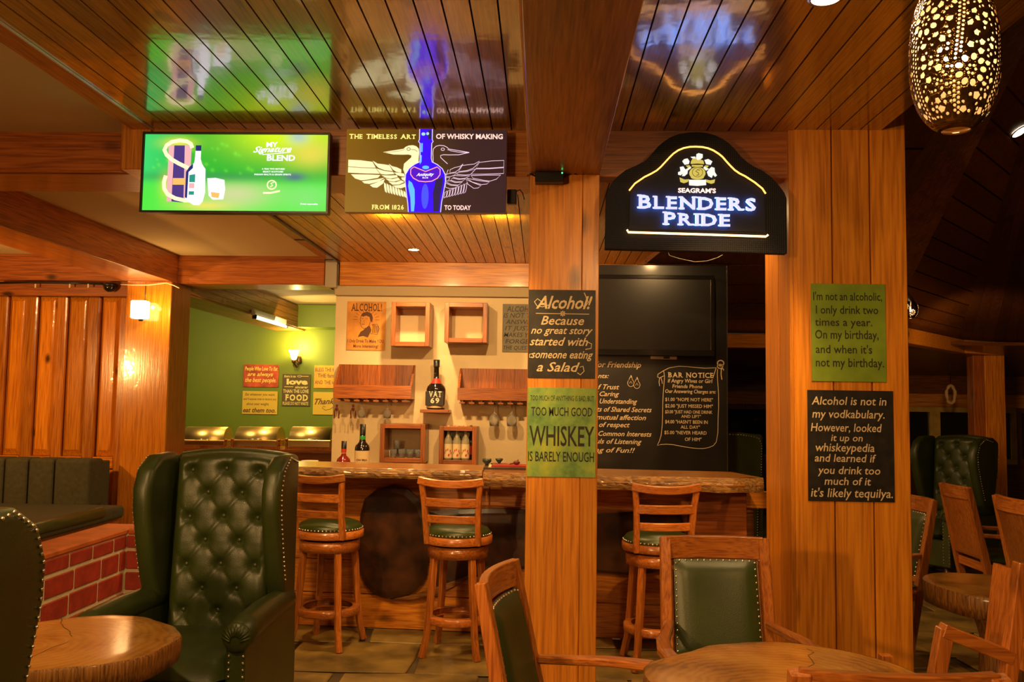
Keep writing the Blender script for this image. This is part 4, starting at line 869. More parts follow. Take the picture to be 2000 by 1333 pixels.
w4 = dup(wc, (1.72, 8.5, 0), PI, 'dark wing chair beyond the black board, only its nailed edge showing')
# ---------------------------------------------------------------- log tables
def log_top(rx, ry, z, th, seed, m_top, m_bark, name, label, loc, stump=True):
    t = thing(name, (loc[0], loc[1], 0), label, 'table', 'live-edge log tables'); n = 56; pr = []
    for k in range(n):
        a = 2 * PI * k / n; q = 1 + .10 * noise.noise(Vector((math.cos(a) * 1.1 + seed, math.sin(a) * 1.1, seed))) * 1.6 + .03 * noise.noise(Vector((math.cos(a) * 5, math.sin(a) * 5, seed)))
        pr.append((math.cos(a) * rx * q, math.sin(a) * ry * q))
    mb = MB(); nr = 8; vs = [(0, 0, z)]
    for j in range(1, nr + 1):
        for k in range(n): vs.append((pr[k][0] * j / nr * .985, pr[k][1] * j / nr * .985, z - (.004 if j == nr else 0)))
    fs = [(0, 1 + k, 1 + (k + 1) % n) for k in range(n)]
    for j in range(nr - 1):
        for k in range(n): a = 1 + j * n; fs.append((a + k, a + n + k, a + n + (k + 1) % n, a + (k + 1) % n))
    mb.add(vs, fs, True); obj('top_face', mb, m_top, t)
    mb = MB(); vs = []
    for j, (s_, zz) in enumerate(((.985, z - .0035), (1.0, z - .012), (.985 + .01, z - th * .5), (.97, z - th), (.6, z - th))):
        for k in range(n):
            b = 1 + .008 * noise.noise(Vector((k * .9, j * 2.1, seed))); vs.append((pr[k][0] * s_ * b, pr[k][1] * s_ * b, zz))
    mb.add(vs, [(j * n + k, j * n + (k + 1) % n, (j + 1) * n + (k + 1) % n, (j + 1) * n + k) for j in range(4) for k in range(n)] + [tuple(4 * n + k for k in reversed(range(n)))], True)
    obj('bark_edge', mb, m_bark, t)
    # radial drying cracks
    for a0 in (seed * 1.7, seed * 1.7 + 2.4):
        m_ = MB(); q = []
        for i in range(9): r_ = .1 + .86 * i / 8; a = a0 + .12 * noise.noise(Vector((i * .7, seed, 0))); q.append((math.cos(a) * rx * r_ * .98, math.sin(a) * ry * r_ * .98, z + .0006))
        for p_, s_ in zip(q, q[1:]):
            d = Vector(s_) - Vector(p_); sd = Vector((-d.y, d.x, 0)).normalized() * .0009; m_.add([Vector(p_) - sd, Vector(p_) + sd, Vector(s_) + sd, Vector(s_) - sd], [(0, 1, 2, 3)])
        obj('crack', m_, mat('crack_dark', (.03, .012, .004), .8), t, fix=False)
    obj('base', MB().lathe([(.17, 0), (.15, .04), (.11, .12), (.10, z * .6), (.14, z - th + .001)], (0, 0, 0), 14), m_bark, t)
    return t
def log_mat(name, c1, c2, c3, rough=.22):
    m = bpy.data.materials.new(name); m.use_nodes = True; nt = m.node_tree; N = nt.nodes.new; L = nt.links.new; b = nt.nodes['Principled BSDF']
    tc = N('ShaderNodeTexCoord'); n = N('ShaderNodeTexNoise'); n.inputs['Scale'].default_value = 3.2; n.inputs['Detail'].default_value = 4; L(tc.outputs['Object'], n.inputs['Vector'])
    ad = N('ShaderNodeMix'); ad.data_type = 'RGBA'; ad.blend_type = 'ADD'; ad.inputs[0].default_value = .16; L(tc.outputs['Object'], ad.inputs[6]); L(n.outputs['Color'], ad.inputs[7])
    wv = N('ShaderNodeTexWave'); wv.wave_type = 'RINGS'; wv.rings_direction = 'Z'; wv.inputs['Scale'].default_value = 11; wv.inputs['Distortion'].default_value = 5; wv.inputs['Detail'].default_value = 2; L(ad.outputs[2], wv.inputs['Vector'])
    n2 = N('ShaderNodeTexNoise'); n2.inputs['Scale'].default_value = 5; n2.inputs['Detail'].default_value = 7; L(tc.outputs['Object'], n2.inputs['Vector'])
    mx = N('ShaderNodeMath'); mx.operation = 'MULTIPLY_ADD'; mx.inputs[1].default_value = .09; L(wv.outputs['Fac'], mx.inputs[0]); L(n2.outputs['Fac'], mx.inputs[2])
    r = N('ShaderNodeValToRGB'); e = r.color_ramp.elements; e[0].position = .30; e[0].color = (*c1, 1); e[1].position = .72; e[1].color = (*c3, 1); k = e.new(.5); k.color = (*c2, 1); L(mx.outputs[0], r.inputs[0]); L(r.outputs[0], b.inputs['Base Color'])
    b.inputs['Roughness'].default_value = rough; b.inputs['Coat Weight'].default_value = .6; b.inputs['Coat Roughness'].default_value = .12; return m
LT = log_mat('log_top', (.16, .055, .012), (.42, .18, .03), (.58, .29, .06))
BARK = wood('wood_bark', (.10, .035, .008), (.27, .11, .02), (.40, .18, .035), axis='Z', rough=.5, coat=.2, bump=.8, scale=1.8)
log_top(.37, .34, .68, .085, 1.3, LT, BARK, 'log_table', 'low round log slab table between the two green wing chairs', (-1.57, 2.96))
tb = log_top(.42, .40, .73, .075, 4.4, LT, BARK, 'log_table', 'big irregular log slab table in front of the green padded armchair', (.735, 2.52))
log_top(.35, .36, .62, .11, 7.7, LT, BARK, 'log_table', 'thick log slab table beyond the clad pier, with a square chair at its edge', (2.31, 4.52))
# ---------------------------------------------------------------- armchair with green pad (front = -Y, back at +Y)
def make_dining_chair():
    t = thing('dining_armchair', (0, 0, 0), '', 'chair', 'wooden armchairs with green pads')
    def bx(z): return .20 + .012 * (.96 - z)          # half width of the back at height z
    def by(z, x=0): return .22 + .10 * (z - .45) / .5 + .035 * (1 - (x / .21) ** 2) * max(0, min(1, (z - .45) / .5))
    for s in (-1, 1):
        m = MB().sweep([(s * bx(z), by(z, .2), z) for z in (0, .2, .45, .6, .8, .96)], .042, [.045, .045, .05, .045, .04, .034], up=(0, 1, 0))
        obj('back_post', m, CHW['Z'], t, bevel=.003)
        obj('front_leg', MB().sweep([(s * .235, -.235, 0), (s * .235, -.23, .44), (s * .235, -.225, .605)], .04, .04, up=(0, 1, 0)), CHW['Z'], t, bevel=.003)
        pts = [(s * .195, .235, .635), (s * .225, .12, .632), (s * .262, .0, .628), (s * .275, -.12, .622), (s * .262, -.22, .618), (s * .240, -.275, .615)]
        obj('arm', MB().sweep(pts, [.03, .038, .05, .055, .055, .045], .028), CHW['Y'], t, bevel=.006)
        obj('side_rail', MB().box((s * .195, -.22, .38), (s * .225, .21, .44)), CHW['Y'], t, bevel=.003)
    xs_ = [-.2 + .4 * k / 8 for k in range(9)]
    for z0, z1, nm in ((.875, .965, 'top_rail'), (.475, .515, 'lower_rail')):
        zc = (z0 + z1) / 2; obj(nm, MB().sweep([(x * (bx(zc) / .2), by(zc, x), zc) for x in xs_], .028, z1 - z0), CHW['X'], t, bevel=.003)
    # pad
    NX, NZ = 12, 16; vs = []
    for j in range(NZ + 1):
        v = j / NZ; z = .50 + .375 * v
        for i in range(NX + 1):
            u = i / NX; x = (-.168 + .336 * u) * (1 + .03 * (1 - v)); e = min(1, min(u, 1 - u) / .22); e2 = min(1, min(v, 1 - v) / .15)
            p = .012 + .028 * math.sqrt(1 - (1 - e) ** 2) * math.sqrt(1 - (1 - e2) ** 2); vs.append((x, by(z, x) - p, z))
    bpd = obj('back_pad', MB().add(vs, [(j * (NX + 1) + i, j * (NX + 1) + i + 1, (j + 1) * (NX + 1) + i + 1, (j + 1) * (NX + 1) + i) for j in range(NZ) for i in range(NX)], True), GREEN, t)
    # smooth wooden board behind the pad
    vs = []
    for off_ in (.006, .016):
        for j in range(9):
            z = .47 + .43 * j / 8
            for i in range(9):
                x = (-.19 + .38 * i / 8) * (1 + .05 * (1 - j / 8)); vs.append((x, by(z, x) + off_, z))
    fs = []
    for o_ in (0, 81):
        for j in range(8):
            for i in range(8): a = o_ + j * 9 + i; fs.append((a, a + 1, a + 10, a + 9))
    obj('back_board', MB().add(vs[81:], fs[64:] and [tuple(i - 81 for i in f) for f in fs[64:]], True), CHW['Z'], t, fix=True)
    mb = MB(); path = [(-.166, .505), (-.160, .87), (.160, .87), (.166, .505)]
    pp_ = []
    for a, b in zip(path, path[1:]):
        for k in range(8): x = a[0] + (b[0] - a[0]) * k / 8; z = a[1] + (b[1] - a[1]) * k / 8; pp_.append((x, by(z, x) - .017, z))
    pp_.append((.166, by(.505, .16) - .017, .505)); nails(mb, pp_, .026, .0054); obj('nail_trim', mb, BRASS, bpd, kind='stuff')
    scu = obj('seat_cushion', cushion(.45, .44, .06, 10, .02, .2).shift((0, -.02, .43)), GREEN, t)
    mb = MB(); nails(mb, [(-.225, -.242, .435), (.225, -.242, .435)], .026, .0046); nails(mb, [(-.23, -.24, .435), (-.23, .2, .435)], .026, .0046); nails(mb, [(.23, -.24, .435), (.23, .2, .435)], .026, .0046); obj('nail_trim', mb, BRASS, scu, kind='stuff')
    obj('front_rail', MB().box((-.215, -.24, .38), (.215, -.21, .44)), CHW['X'], t, bevel=.003); obj('back_rail', MB().box((-.2, .19, .38), (.2, .22, .44)), CHW['X'], t, bevel=.003)
    return t
dc = make_dining_chair(); xx = PY(1408, 1100, 3.55)
dc.location = (xx.x, 3.32, 0); dc['label'] = 'wooden armchair with a nailed green back pad facing the camera, behind the big log table'; dc.rotation_euler = (0, 0, .03)
d2 = dup(dc, (.185, 2.78, 0), math.radians(78), 'wooden armchair seen edge-on in front of the middle post, arm reaching to the table')
d3 = dup(dc, (.735, 2.17, 0), PI, 'wooden armchair in the lower corner with only its curved top rail showing')
GR = 'wooden armchairs with green pads'
d4 = dup(dc, (1.98, 5.45, 0), math.radians(-80), 'wooden armchair with a green pad edge peeping past the clad pier')
d5 = dup(dc, (3.28, 6.38, 0), math.radians(90), 'wooden armchair seen from behind, nearer the dark wing chair')
d6 = dup(dc, (3.22, 5.50, 0), math.radians(89), 'wooden armchair seen from behind, just beyond the thick log table')
# square-framed chair at the right edge (side view)
def square_chair():
    p = PY(1985, 1200, 3.15)
    t = thing('square_armchair', (1.70, 3.1, 0), 'square-framed wooden armchair cut by the picture edge, near the thick log table', 'chair')
    def fr_(x, y): v = PY(x, y, 3.1); return v
    def seg_(name, a, b, w_, h_, Y, ax='Z'):
        A = PY(*a, Y); B = PY(*b, Y); obj(name, MB().bar(A, B, h_, w_, up=(0, 0, 1) if abs((B - A).normalized().z) < .8 else (1, 0, 0)), CHW[ax], t, world=True, bevel=.003) if False else obj(name, (lambda m: m)(MB().bar(A, B, h_, w_, up=(0, 0, 1) if abs((B - A).normalized().z) < .8 else (1, 0, 0))), CHW[ax], t, world=True, bevel=.003)
    for Y in (2.85, 3.3):
        k = 1 if Y < 3 else .94
        seg_('back_post', (1997, 1100 if k == 1 else 1110), (1966, 1345), .042, .045, Y)
        seg_('front_post', (1846, 1228), (1825, 1345), .045, .045, Y)
        seg_('arm', (1838, 1230), (1975, 1285), .042, .05, Y, 'X')
    A = PY(1820, 1330, 2.85)
    obj('seat_cushion', MB().box((A.x + .02, 2.87, .40), (A.x + .42, 3.28, .47)), GREEN, t, world=True, bevel=.015)
    b = PY(1990, 1120, 3.1); c = PY(1970, 1300, 3.1)
    obj('back_board', MB().bar((b.x + .02, 3.08, b.z), (c.x + .02, 3.08, c.z), .42, .02, up=(1, 0, 0)), CHW['Z'], t, world=True)
    for Y in (2.85, 3.3):
        for x in (A.x + .03, A.x + .42): obj('leg', MB().box((x - .02, Y - .02, 0), (x + .02, Y + .02, .60 if x < A.x + .1 else .5)), CHW['Z'], t, world=True)
square_chair()
# ---------------------------------------------------------------- bar stool (back at -Y towards the camera)
def make_stool():
    t = thing('bar_stool', (0, 0, 0), '', 'stool', 'swivel bar stools along the bar')
    sc_ = obj('seat_cushion', MB().lathe([(.001, .765), (.08, .764), (.14, .757), (.18, .742), (.197, .722), (.198, .70)], seg=28), GREEN, t)
    mb = MB()
    for k in range(52): a = 2 * PI * k / 52; mb.ball((.199 * math.cos(a), .199 * math.sin(a), .712), .0050, 6, 4)
    obj('nail_trim', mb, BRASS, sc_, kind='stuff')
    obj('seat_ring', MB().lathe([(.15, .655), (.205, .655), (.208, .66), (.208, .698), (.2, .702), (.15, .702)], seg=32, caps=False), CHW['X'], t)
    obj('swivel_plate', MB().lathe([(.15, .64), (.17, .64), (.17, .655), (.15, .655)], seg=24), BLACK, t)
    obj('apron_ring', MB().lathe([(.12, .575), (.185, .575), (.185, .64), (.12, .64)], seg=32, caps=False), CHW['X'], t)
    for k in range(4):
        a = PI / 4 + k * PI / 2; c, s = math.cos(a), math.sin(a); pts = [(c * r, s * r, z) for r, z in ((.155, .64), (.168, .5), (.185, .3), (.205, .12), (.235, 0))]
        obj('leg', MB().sweep(pts, [.036, .038, .036, .034, .036], [.036, .038, .036, .034, .036], up=(-s, c, 0)), CHW['Z'], t, bevel=.004)
    obj('foot_ring', MB().lathe([(.150, .19), (.192, .19), (.195, .195), (.195, .228), (.190, .233), (.150, .233)], seg=32, caps=False), CHW['X'], t)
    for s in (-1, 1):
        obj('back_post', MB().sweep([(s * .155, -.135, .66), (s * .158, -.165, .78), (s * .165, -.19, .92), (s * .176, -.210, 1.015)], .032, [.04, .036, .03, .026], up=(0, 1, 0)), CHW['Z'], t, bevel=.004)
    for z, h_, d_, w_ in ((1.02, .045, .035, .195), (.91, .05, .035, .165), (.81, .045, .03, .158)):
        y0 = -.135 - (z - .66) * .21
        pts = [(w_ * u, y0 - d_ * (1 - u * u), z + (.018 * u * u if z > 1 else 0)) for u in [-1 + 2 * k / 10 for k in range(11)]]
        obj('back_slat', MB().sweep(pts, .024 if z < 1 else .03, h_), CHW['X'], t, bevel=.004)
    return t
st = make_stool(); st['label'] = 'wooden swivel bar stool nearest the tufted wing chair, seat turned aside'
SP = [(650, 1038, .25), (893, 1052, -.05), (1288, 1055, -.12)]
def sloc(px, py): v = PZ(px, py, .70); return (v.x, v.y, 0)
S1 = (PY(646, 1000, 5.45).x, 5.45, 0); S2 = (PY(896, 1000, 5.33).x, 5.33, 0); S3 = (PY(1284, 1000, 5.2).x, 5.2, 0)
st.location = S1; st.rotation_euler = (0, 0, -.24)
dup(st, S2, -.15, 'wooden swivel bar stool in front of the dark tree slice, just before the middle post')
dup(st, S3, .1, 'wooden swivel bar stool past the middle post, under the black board')
# ---------------------------------------------------------------- bench against the panelled wall
SOFA = mat('olive_fabric', (.045, .042, .018), .85, noise_amt=.2, noise_scale=30, bump=.1, bscale=200)
bn = thing('corner_bench', (-5.2, 7.8, 0), 'dark olive upholstered bench against the panelled wall', 'sofa')
XR = PY(176, 920, 8.35).x; zt_ = PY(100, 897, 8.35).z
seams = [PY(x, 950, 8.35).x for x in (103, 52, 5)] + [PY(5, 950, 8.35).x - .26 * k for k in range(1, 7)]
xs_ = [XR] + seams
for i in range(len(xs_) - 1): obj('back_cushion', MB().box((xs_[i + 1] + .004, 8.35, .42), (xs_[i] - .004, 8.62, zt_)), SOFA, bn, world=True, bevel=.03, seg=3)
obj('back_frame', MB().box((-8, 8.60, 0), (XR, 8.74, zt_ - .03)), SOFA, bn, world=True, bevel=.01)
XS = -3.98
obj('seat_cushion', MB().box((-8, 6.2, .34), (XS - .02, 8.36, .46)), SOFA, bn, world=True, bevel=.04, seg=3)
obj('seat_edge', MB().tube([(XS - .04, 6.2, .44), (XS - .04, 7.92, .44)], .055, 12), GREEN, bn, world=True)
obj('seat_base', MB().box((-8, 6.3, 0), (XS - .08, 8.36, .34)), WD('red', 'X'), bn, world=True)
# ---------------------------------------------------------------- low painted brick wall
bw = thing('brick_wall', (-2.95, 6.0, 0), 'low wall of red painted bricks with white joints, behind the tufted wing chair', 'wall')
XB = -2.90; YBK = 6.10; ZBK = .58; random.seed(5)
BRICK = mat('brick_red', (.33, .035, .018), .55, noise_amt=.3, noise_scale=9, bump=.4, bscale=22); CAP = mat('brick_cap', (.48, .12, .02), .6, noise_amt=.25, noise_scale=7, bump=.4, bscale=14)
MORT = mat('mortar_white', (.62, .55, .36), .9, bump=.6, bscale=60)
obj('mortar', MB().box((XB - .24, 4.2, 0), (XB - .002, YBK + .2, ZBK - .03)).box((XB - .002, YBK - .010, 0), (-1.9, YBK + .2, ZBK - .03)), MORT, bw, world=True)
obj('cap', MB().box((XB - .25, 4.2, ZBK - .045), (XB + .010, YBK + .21, ZBK)).box((XB + .010, YBK - .022, ZBK - .045), (-1.9, YBK + .21, ZBK)), CAP, bw, world=True, bevel=.012)
hc = .145
for r in range(4):
    y = 4.2 - (.0 if r % 2 else .15); z0 = r * hc + .011; z1 = (r + 1) * hc - .011 if r < 3 else ZBK - .05
    while y < YBK:
        l = random.uniform(.24, .36); y1 = min(y + l, YBK - .002)
        if y1 - y > .05: obj('brick', MB().box((XB - .03, max(4.2, y) + .010, z0 + random.uniform(-.003, .003)), (XB + .006, y1 - .010, z1 + random.uniform(-.003, .003))), BRICK, bw, world=True, bevel=.006)
        y = y1
        if y1 >= YBK - .01: break
    x = XB + (.0 if r % 2 else .0)
    while x < -1.95:
        x1 = min(x + random.uniform(.22, .34), -1.9); obj('brick', MB().box((x + (.007 if x == XB else .010), YBK - .018, z0), (x1 - .010, YBK + .02, z1)), BRICK, bw, world=True, bevel=.006); x = x1
# ================================================================ the bar
BW = WD('orange', 'X', rough=.35, coat=.4, knots=.8)
ZT = 1.075
def slab(name, x_l, x_r, yf0, yf1, yb0, yb1, th, label, seed, endcut=0):
    """live-edge slab: wavy front edge between (x_l,yf0) and (x_r,yf1), straight back"""
    t = thing(name, ((x_l + x_r) / 2, (yf0 + yb0) / 2, ZT - th), label, 'counter', 'live-edge bar counters'); n = 60; top = []; low = []
    for k in range(n + 1):
        u = k / n; x = x_l + (x_r - x_l) * u; y = yf0 + (yf1 - yf0) * u
        w1 = .018 * noise.noise(Vector((x * 4, seed, 0))) + .008 * noise.noise(Vector((x * 17, seed, 1)))
        if endcut and x > x_r - .18: y += (x - x_r + .18) * .5
        top.append((x, y + w1 + .006, ZT)); low.append((x, y + w1 * .5 - .006 + .006 * noise.noise(Vector((x * 11, seed, 5))), ZT - th + .006 * noise.noise(Vector((x * 9, seed, 3)))))
    m = MB(); vs = []
    for k in range(n + 1):
        u = k / n; yb = yb0 + (yb1 - yb0) * u; xb = top[k][0] - (.10 * max(0, (u - .8) / .2) if endcut else 0); T_ = top[k]; L_ = low[k]
        mid = (T_[0], min(T_[1], L_[1]) - .010 + .006 * noise.noise(Vector((T_[0] * 23, seed, 8))), ZT - th * .5)
        vs += [T_, mid, L_, (xb, yb, ZT - th), (xb, yb, ZT)]
    fs = []
    for k in range(n):
        a = k * 5; b = a + 5
        for q in range(5): fs.append((a + q, b + q, b + (q + 1) % 5, a + (q + 1) % 5))
    fs += [(0, 1, 2, 3, 4), tuple(n * 5 + q for q in (4, 3, 2, 1, 0))]
    mm = MB().add(vs, fs); obj('slab', mm, wood('wood_slab', (.14, .045, .007), (.30, .11, .014), (.42, .18, .025), axis='X', rough=.28, coat=.6, bump=.5, knots=.9, knot_scale=3), t, world=True)
    # rough bark face laid on the front edge
    vs = []
    for k in range(n + 1):
        T_ = top[k]; L_ = low[k]
        for q in range(5):
            f = q / 4; y = (T_[1] * (1 - f) + L_[1] * f) - .012 * math.sin(PI * f) - .004 + .006 * noise.noise(Vector((T_[0] * 30, f * 4, seed)))
            vs.append((T_[0], y, T_[2] * (1 - f) + L_[2] * f - (.002 if q == 0 else 0)))
    obj('live_edge', MB().add(vs, [(k * 5 + q, (k + 1) * 5 + q, (k + 1) * 5 + q + 1, k * 5 + q + 1) for k in range(n) for q in range(4)]), wood('wood_live_edge', (.06, .02, .004), (.20, .085, .015), (.40, .22, .05), axis='X', rough=.6, coat=.1, bump=.9, scale=2.4, knots=.9, knot_scale=5), t, world=True)
    return t
s1a = PZ(540, 911, ZT); s1b = PZ(942, 920, ZT); s2a = PZ(942, 923, ZT); s2b = PZ(1500, 937, ZT)
slab('counter_slab', -2.0, s1b.x, s1a.y + .02, s1b.y, 6.04, 5.95, .06, 'long live-edge wooden bar top behind the first two stools', 2.0)
slab('counter_slab', s2a.x + .004, s2b.x, s2a.y, s2b.y + .02, 5.86, 5.72, .085, 'thicker live-edge bar top passing behind the middle post to the clad pier', 5.0, 1)
# bar front: horizontal boards, tree slices set in them
fp = thing('bar_counter', (-.4, 5.8, 0), 'bar counter front of wide horizontal boards with dark tree slices set in it', 'counter')
A = Vector((-2.05, 5.90, 0)); B = Vector((1.36, 5.66, 0)); dr = (B - A).normalized(); nr = Vector((dr.y, -dr.x, 0))
zs = [.0, .22, .44, .66, .82, 1.0]
random.seed(11)
for i in range(5):
    c = random.uniform(.3, .7)
    for u0, u1 in ((0, c), (c, 1)):
        p = A.lerp(B, u0) + dr * .002; q = A.lerp(B, u1) - dr * .002; m = MB()
        h0 = zs[i] + .003; h1 = zs[i + 1] - .002
        m.add([p + Vector((0, 0, h0)), q + Vector((0, 0, h0)), q + Vector((0, 0, h1)), p + Vector((0, 0, h1))] + [v - nr * .03 for v in (p + Vector((0, 0, h0)), q + Vector((0, 0, h0)), q + Vector((0, 0, h1)), p + Vector((0, 0, h1)))],
              [(0, 1, 2, 3), (7, 6, 5, 4), (0, 4, 5, 1), (1, 5, 6, 2), (2, 6, 7, 3), (3, 7, 4, 0)])
        obj('plank', m, BW, fp, world=True, bevel=.003)
def on_front(px, py, off): return PP(px, py, A + nr * off, nr)
m = MB(); m.bar(A + Vector((0, 0, 1.0)) - nr * .08, B + Vector((0, 0, 1.0)) - nr * .08, .06, .02); obj('top_rail', m, WD('dark', 'X'), fp, world=True)
def front_blob(name, pts, off, th, m, label=None):
    P = [on_front(x, y, off) for x, y in pts]; n = len(P); Q = [p - nr * (off - .001) for p in P]; c = sum(P, Vector()) / n + nr * .01
    inner = [p.lerp(c, .12) + nr * .008 for p in P]
    mb = MB().add(P + Q + inner + [c], [(i, (i + 1) % n, n + (i + 1) % n, n + i) for i in range(n)] + [(2 * n + i, 2 * n + (i + 1) % n, (i + 1) % n, i) for i in range(n)] + [(3 * n, 2 * n + (i + 1) % n, 2 * n + i) for i in range(n)])
    return obj(name, mb, m, fp, world=True, label=label)
SLICE = mat('dark_slice', (.045, .014, .004), .4, noise_amt=.8, noise_scale=7, coat=.1, bump=.25, bscale=12)
RIM = wood('wood_rim', (.09, .03, .008), (.24, .09, .02), (.36, .16, .04), axis='X', rough=.4)
sl = [(704, 1005), (712, 975), (735, 957), (765, 948), (795, 955), (818, 975), (832, 1005), (838, 1045), (838, 1095), (830, 1130), (812, 1155), (785, 1168), (755, 1170), (728, 1160), (712, 1140), (700, 1110), (690, 1080), (676, 1068), (674, 1060), (695, 1050), (702, 1030)]
front_blob('tree_slice', sl, .03, .03, SLICE, 'dark round tree slice')
sl2 = [(838, 1000), (880, 996), (960, 994), (1020, 996), (1080, 1000), (1165, 1005), (1240, 1000), (1330, 1004), (1340, 1060), (1330, 1110), (1240, 1125), (1165, 1118), (1100, 1110), (1020, 1112), (950, 1122), (900, 1135), (860, 1150), (842, 1135), (846, 1060)]
front_blob('tree_slice', sl2, .028, .03, SLICE, 'long dark live-edge slab')
front_blob('tree_rim', [(760, 1172), (800, 1166), (850, 1148), (920, 1122), (922, 1130), (860, 1160), (800, 1174)], .032, .02, RIM)
a = PY(1345, 1000, 5.6); b = PY(1453, 1000, 5.6)
obj('end_panel', MB().box((a.x, 5.52, 0), (b.x, 5.60, .985)), WD('red', 'X', rough=.35, coat=.4), fp, world=True, bevel=.004)
obj('drawer_front', MB().box((PY(1172, 970, 5.64).x, 5.60, .90), (PY(1262, 970, 5.64).x, 5.64, .975)), BW, fp, world=True)
m = MB(); g = PY(1470, 970, 5.75); obj('support_rail', MB().box((b.x, 5.6, .86), (b.x + .22, 5.66, .96)), BW, fp, world=True)
# service counter behind the bar
ZS = .945
struct_ = thing('service_counter', (-1.3, 6.4, 0), 'plain lower wooden worktop behind the bar where the loose bottles stand', 'counter')
obj('worktop', MB().box((-1.86, 6.12, ZS - .04), (.7, 6.7, ZS)), BW, struct_, world=True, bevel=.004)
obj('cabinet', MB().box((-1.84, 6.16, 0), (.68, 6.66, ZS - .04)), WD('red', 'X'), struct_, world=True)
# ---------------------------------------------------------------- bar wall: open boxes, glass racks
SH = {ax: WD('red', ax, rough=.4, coat=.3, knots=.5, scale=1.5) for ax in 'XZ'}
def open_box(px0, py0, px1, py1, label, Yf=8.76, back=True):
    a = PY(px0, py0, Yf); b = PY(px1, py1, Yf); t = thing('wall_box_shelf', ((a.x + b.x) / 2, 9.05, b.z), label, 'shelf', 'open wooden boxes on the bar wall'); w_ = .045
    obj('side', MB().box((a.x, Yf, b.z), (a.x + w_, 9.058, a.z)), SH['Z'], t, world=True, bevel=.003); obj('side', MB().box((b.x - w_, Yf, b.z), (b.x, 9.058, a.z)), SH['Z'], t, world=True, bevel=.003)
    obj('top', MB().box((a.x + w_, Yf, a.z - w_), (b.x - w_, 9.058, a.z)), SH['X'], t, world=True, bevel=.003); obj('bottom', MB().box((a.x + w_, Yf, b.z), (b.x - w_, 9.058, b.z + w_)), SH['X'], t, world=True, bevel=.003)
    return t, a.x + w_, b.x - w_, b.z + w_
open_box(765, 590, 838, 677, 'empty tall wooden box shelf next to the orange man poster')
open_box(869, 591, 951, 670, 'empty wide wooden box shelf near the grey green poster')
t3, bx0, bx1, bz0 = open_box(743, 828, 829, 905, 'wooden box shelf holding glass tumblers, low on the bar wall')
t4, cx0, cx1, cz0 = open_box(858, 833, 930, 909, 'wooden box shelf holding labelled bottles, low on the bar wall')
def rack(px0, px1, py_t, py_r, py_b, label, py_s):
    Yb = 9.055; Yf = 8.80; a = PY(px0 + 6, py_t, Yb); b = PY(px1, py_b, Yf); xl = PY(px0, py_b, Yf).x; xr = b.x
    t = thing('glass_rack', ((xl + xr) / 2, 9.05, b.z), label, 'rack', 'wooden glass racks on the bar wall'); n = 4; w_ = (xr - xl) / n
    zf0 = PY(px0, py_s, Yf).z; zf1 = PY(px0, py_r, Yf).z
    for k in range(n): obj('back_board', MB().box((xl + w_ * k + .001, 9.03, zf0), (xl + w_ * (k + 1) - .001, 9.055, a.z)), SH['Z'], t, world=True)
    obj('shelf_board', MB().box((xl, Yf + .02, zf0), (xr, 9.03, zf0 + .02)), SH['X'], t, world=True)
    obj('front_rail', MB().box((xl, Yf, zf0), (xr, Yf + .02, zf1)), SH['X'], t, world=True, bevel=.003)
    for xx_ in (xl, xr - .02): obj('side', MB().add([(xx_, Yf + .02, zf0 + .02), (xx_ + .02, Yf + .02, zf0 + .02), (xx_ + .02, 9.03, zf0 + .02), (xx_, 9.03, zf0 + .02), (xx_, Yf + .02, zf1), (xx_ + .02, Yf + .02, zf1), (xx_ + .02, 9.03, a.z), (xx_, 9.03, a.z)], [(0, 3, 2, 1), (4, 5, 6, 7), (0, 1, 5, 4), (1, 2, 6, 5), (2, 3, 7, 6), (3, 0, 4, 7)]), SH['Z'], t, world=True)
    k = 0; x = xl + .02
    while x < xr - .05:
        obj('hanger_slat', MB().box((x, Yf + .0, b.z), (x + .055, 9.02, b.z + .016)), WD('red', 'X'), t, world=True); obj('hanger_stem', MB().box((x + .018, Yf + .03, b.z + .016), (x + .037, 9.02, zf0)), WD('red', 'X'), t, world=True); x += .098
    return t, xl, xr, zf0, b.z
r1, xl1, xr1, zf_, zh1 = rack(650, 803, 712, 752, 786, 'wooden wine glass rack beside the white wall corner', 778)
r2, xl2, xr2, zf2, zh2 = rack(893, 1040, 720, 758, 791, 'wooden wine glass rack running behind the middle post', 782)
# glasses
def tumbler(r=.036, h=.085):
    t = thing('glass_tumbler', (0, 0, 0), '', 'glass'); obj('bowl', MB().lathe([(r * .8, 0), (r, h), (r - .003, h), (r * .8 - .003, .008), (.001, .008)], seg=14, caps=False).add([], []), GLASS, t); return t
def closed_lathe(prof, seg=16): return MB().lathe(prof, seg=seg, caps=False)
GL2 = mat('thin_glass', (.9, .9, .85), .03, trans=.9, ior=1.3, spec=.8)
def one(name, prof, m, label, cat, group, loc, seg=16, rz=0):
    o = obj(name, closed_lathe(prof, seg), m); o.location = loc; o.rotation_euler = (0, 0, rz); tag(o, label, cat, group); return o
TP = [(.001, 0), (.030, 0), (.036, .085), (.033, .085), (.028, .008), (.001, .008)]
g0 = one('glass_tumbler', TP, GL2, 'clear tumbler, first in the front row of the box shelf', 'glass', 'tumblers in the box shelf', (bx0 + .08, 8.84, bz0))
n_ = 0
for r_ in range(2):
    for k in range(4):
        if r_ == 0 and k == 0: continue
        o = g0.copy(); COL.objects.link(o); o.location = (bx0 + .08 + k * .085 + .02 * r_, 8.84 + r_ * .09, bz0)
        o['label'] = 'clear tumbler, %s in the %s row of the box shelf' % (('first', 'second', 'third', 'last')[k], ('front', 'back')[r_])
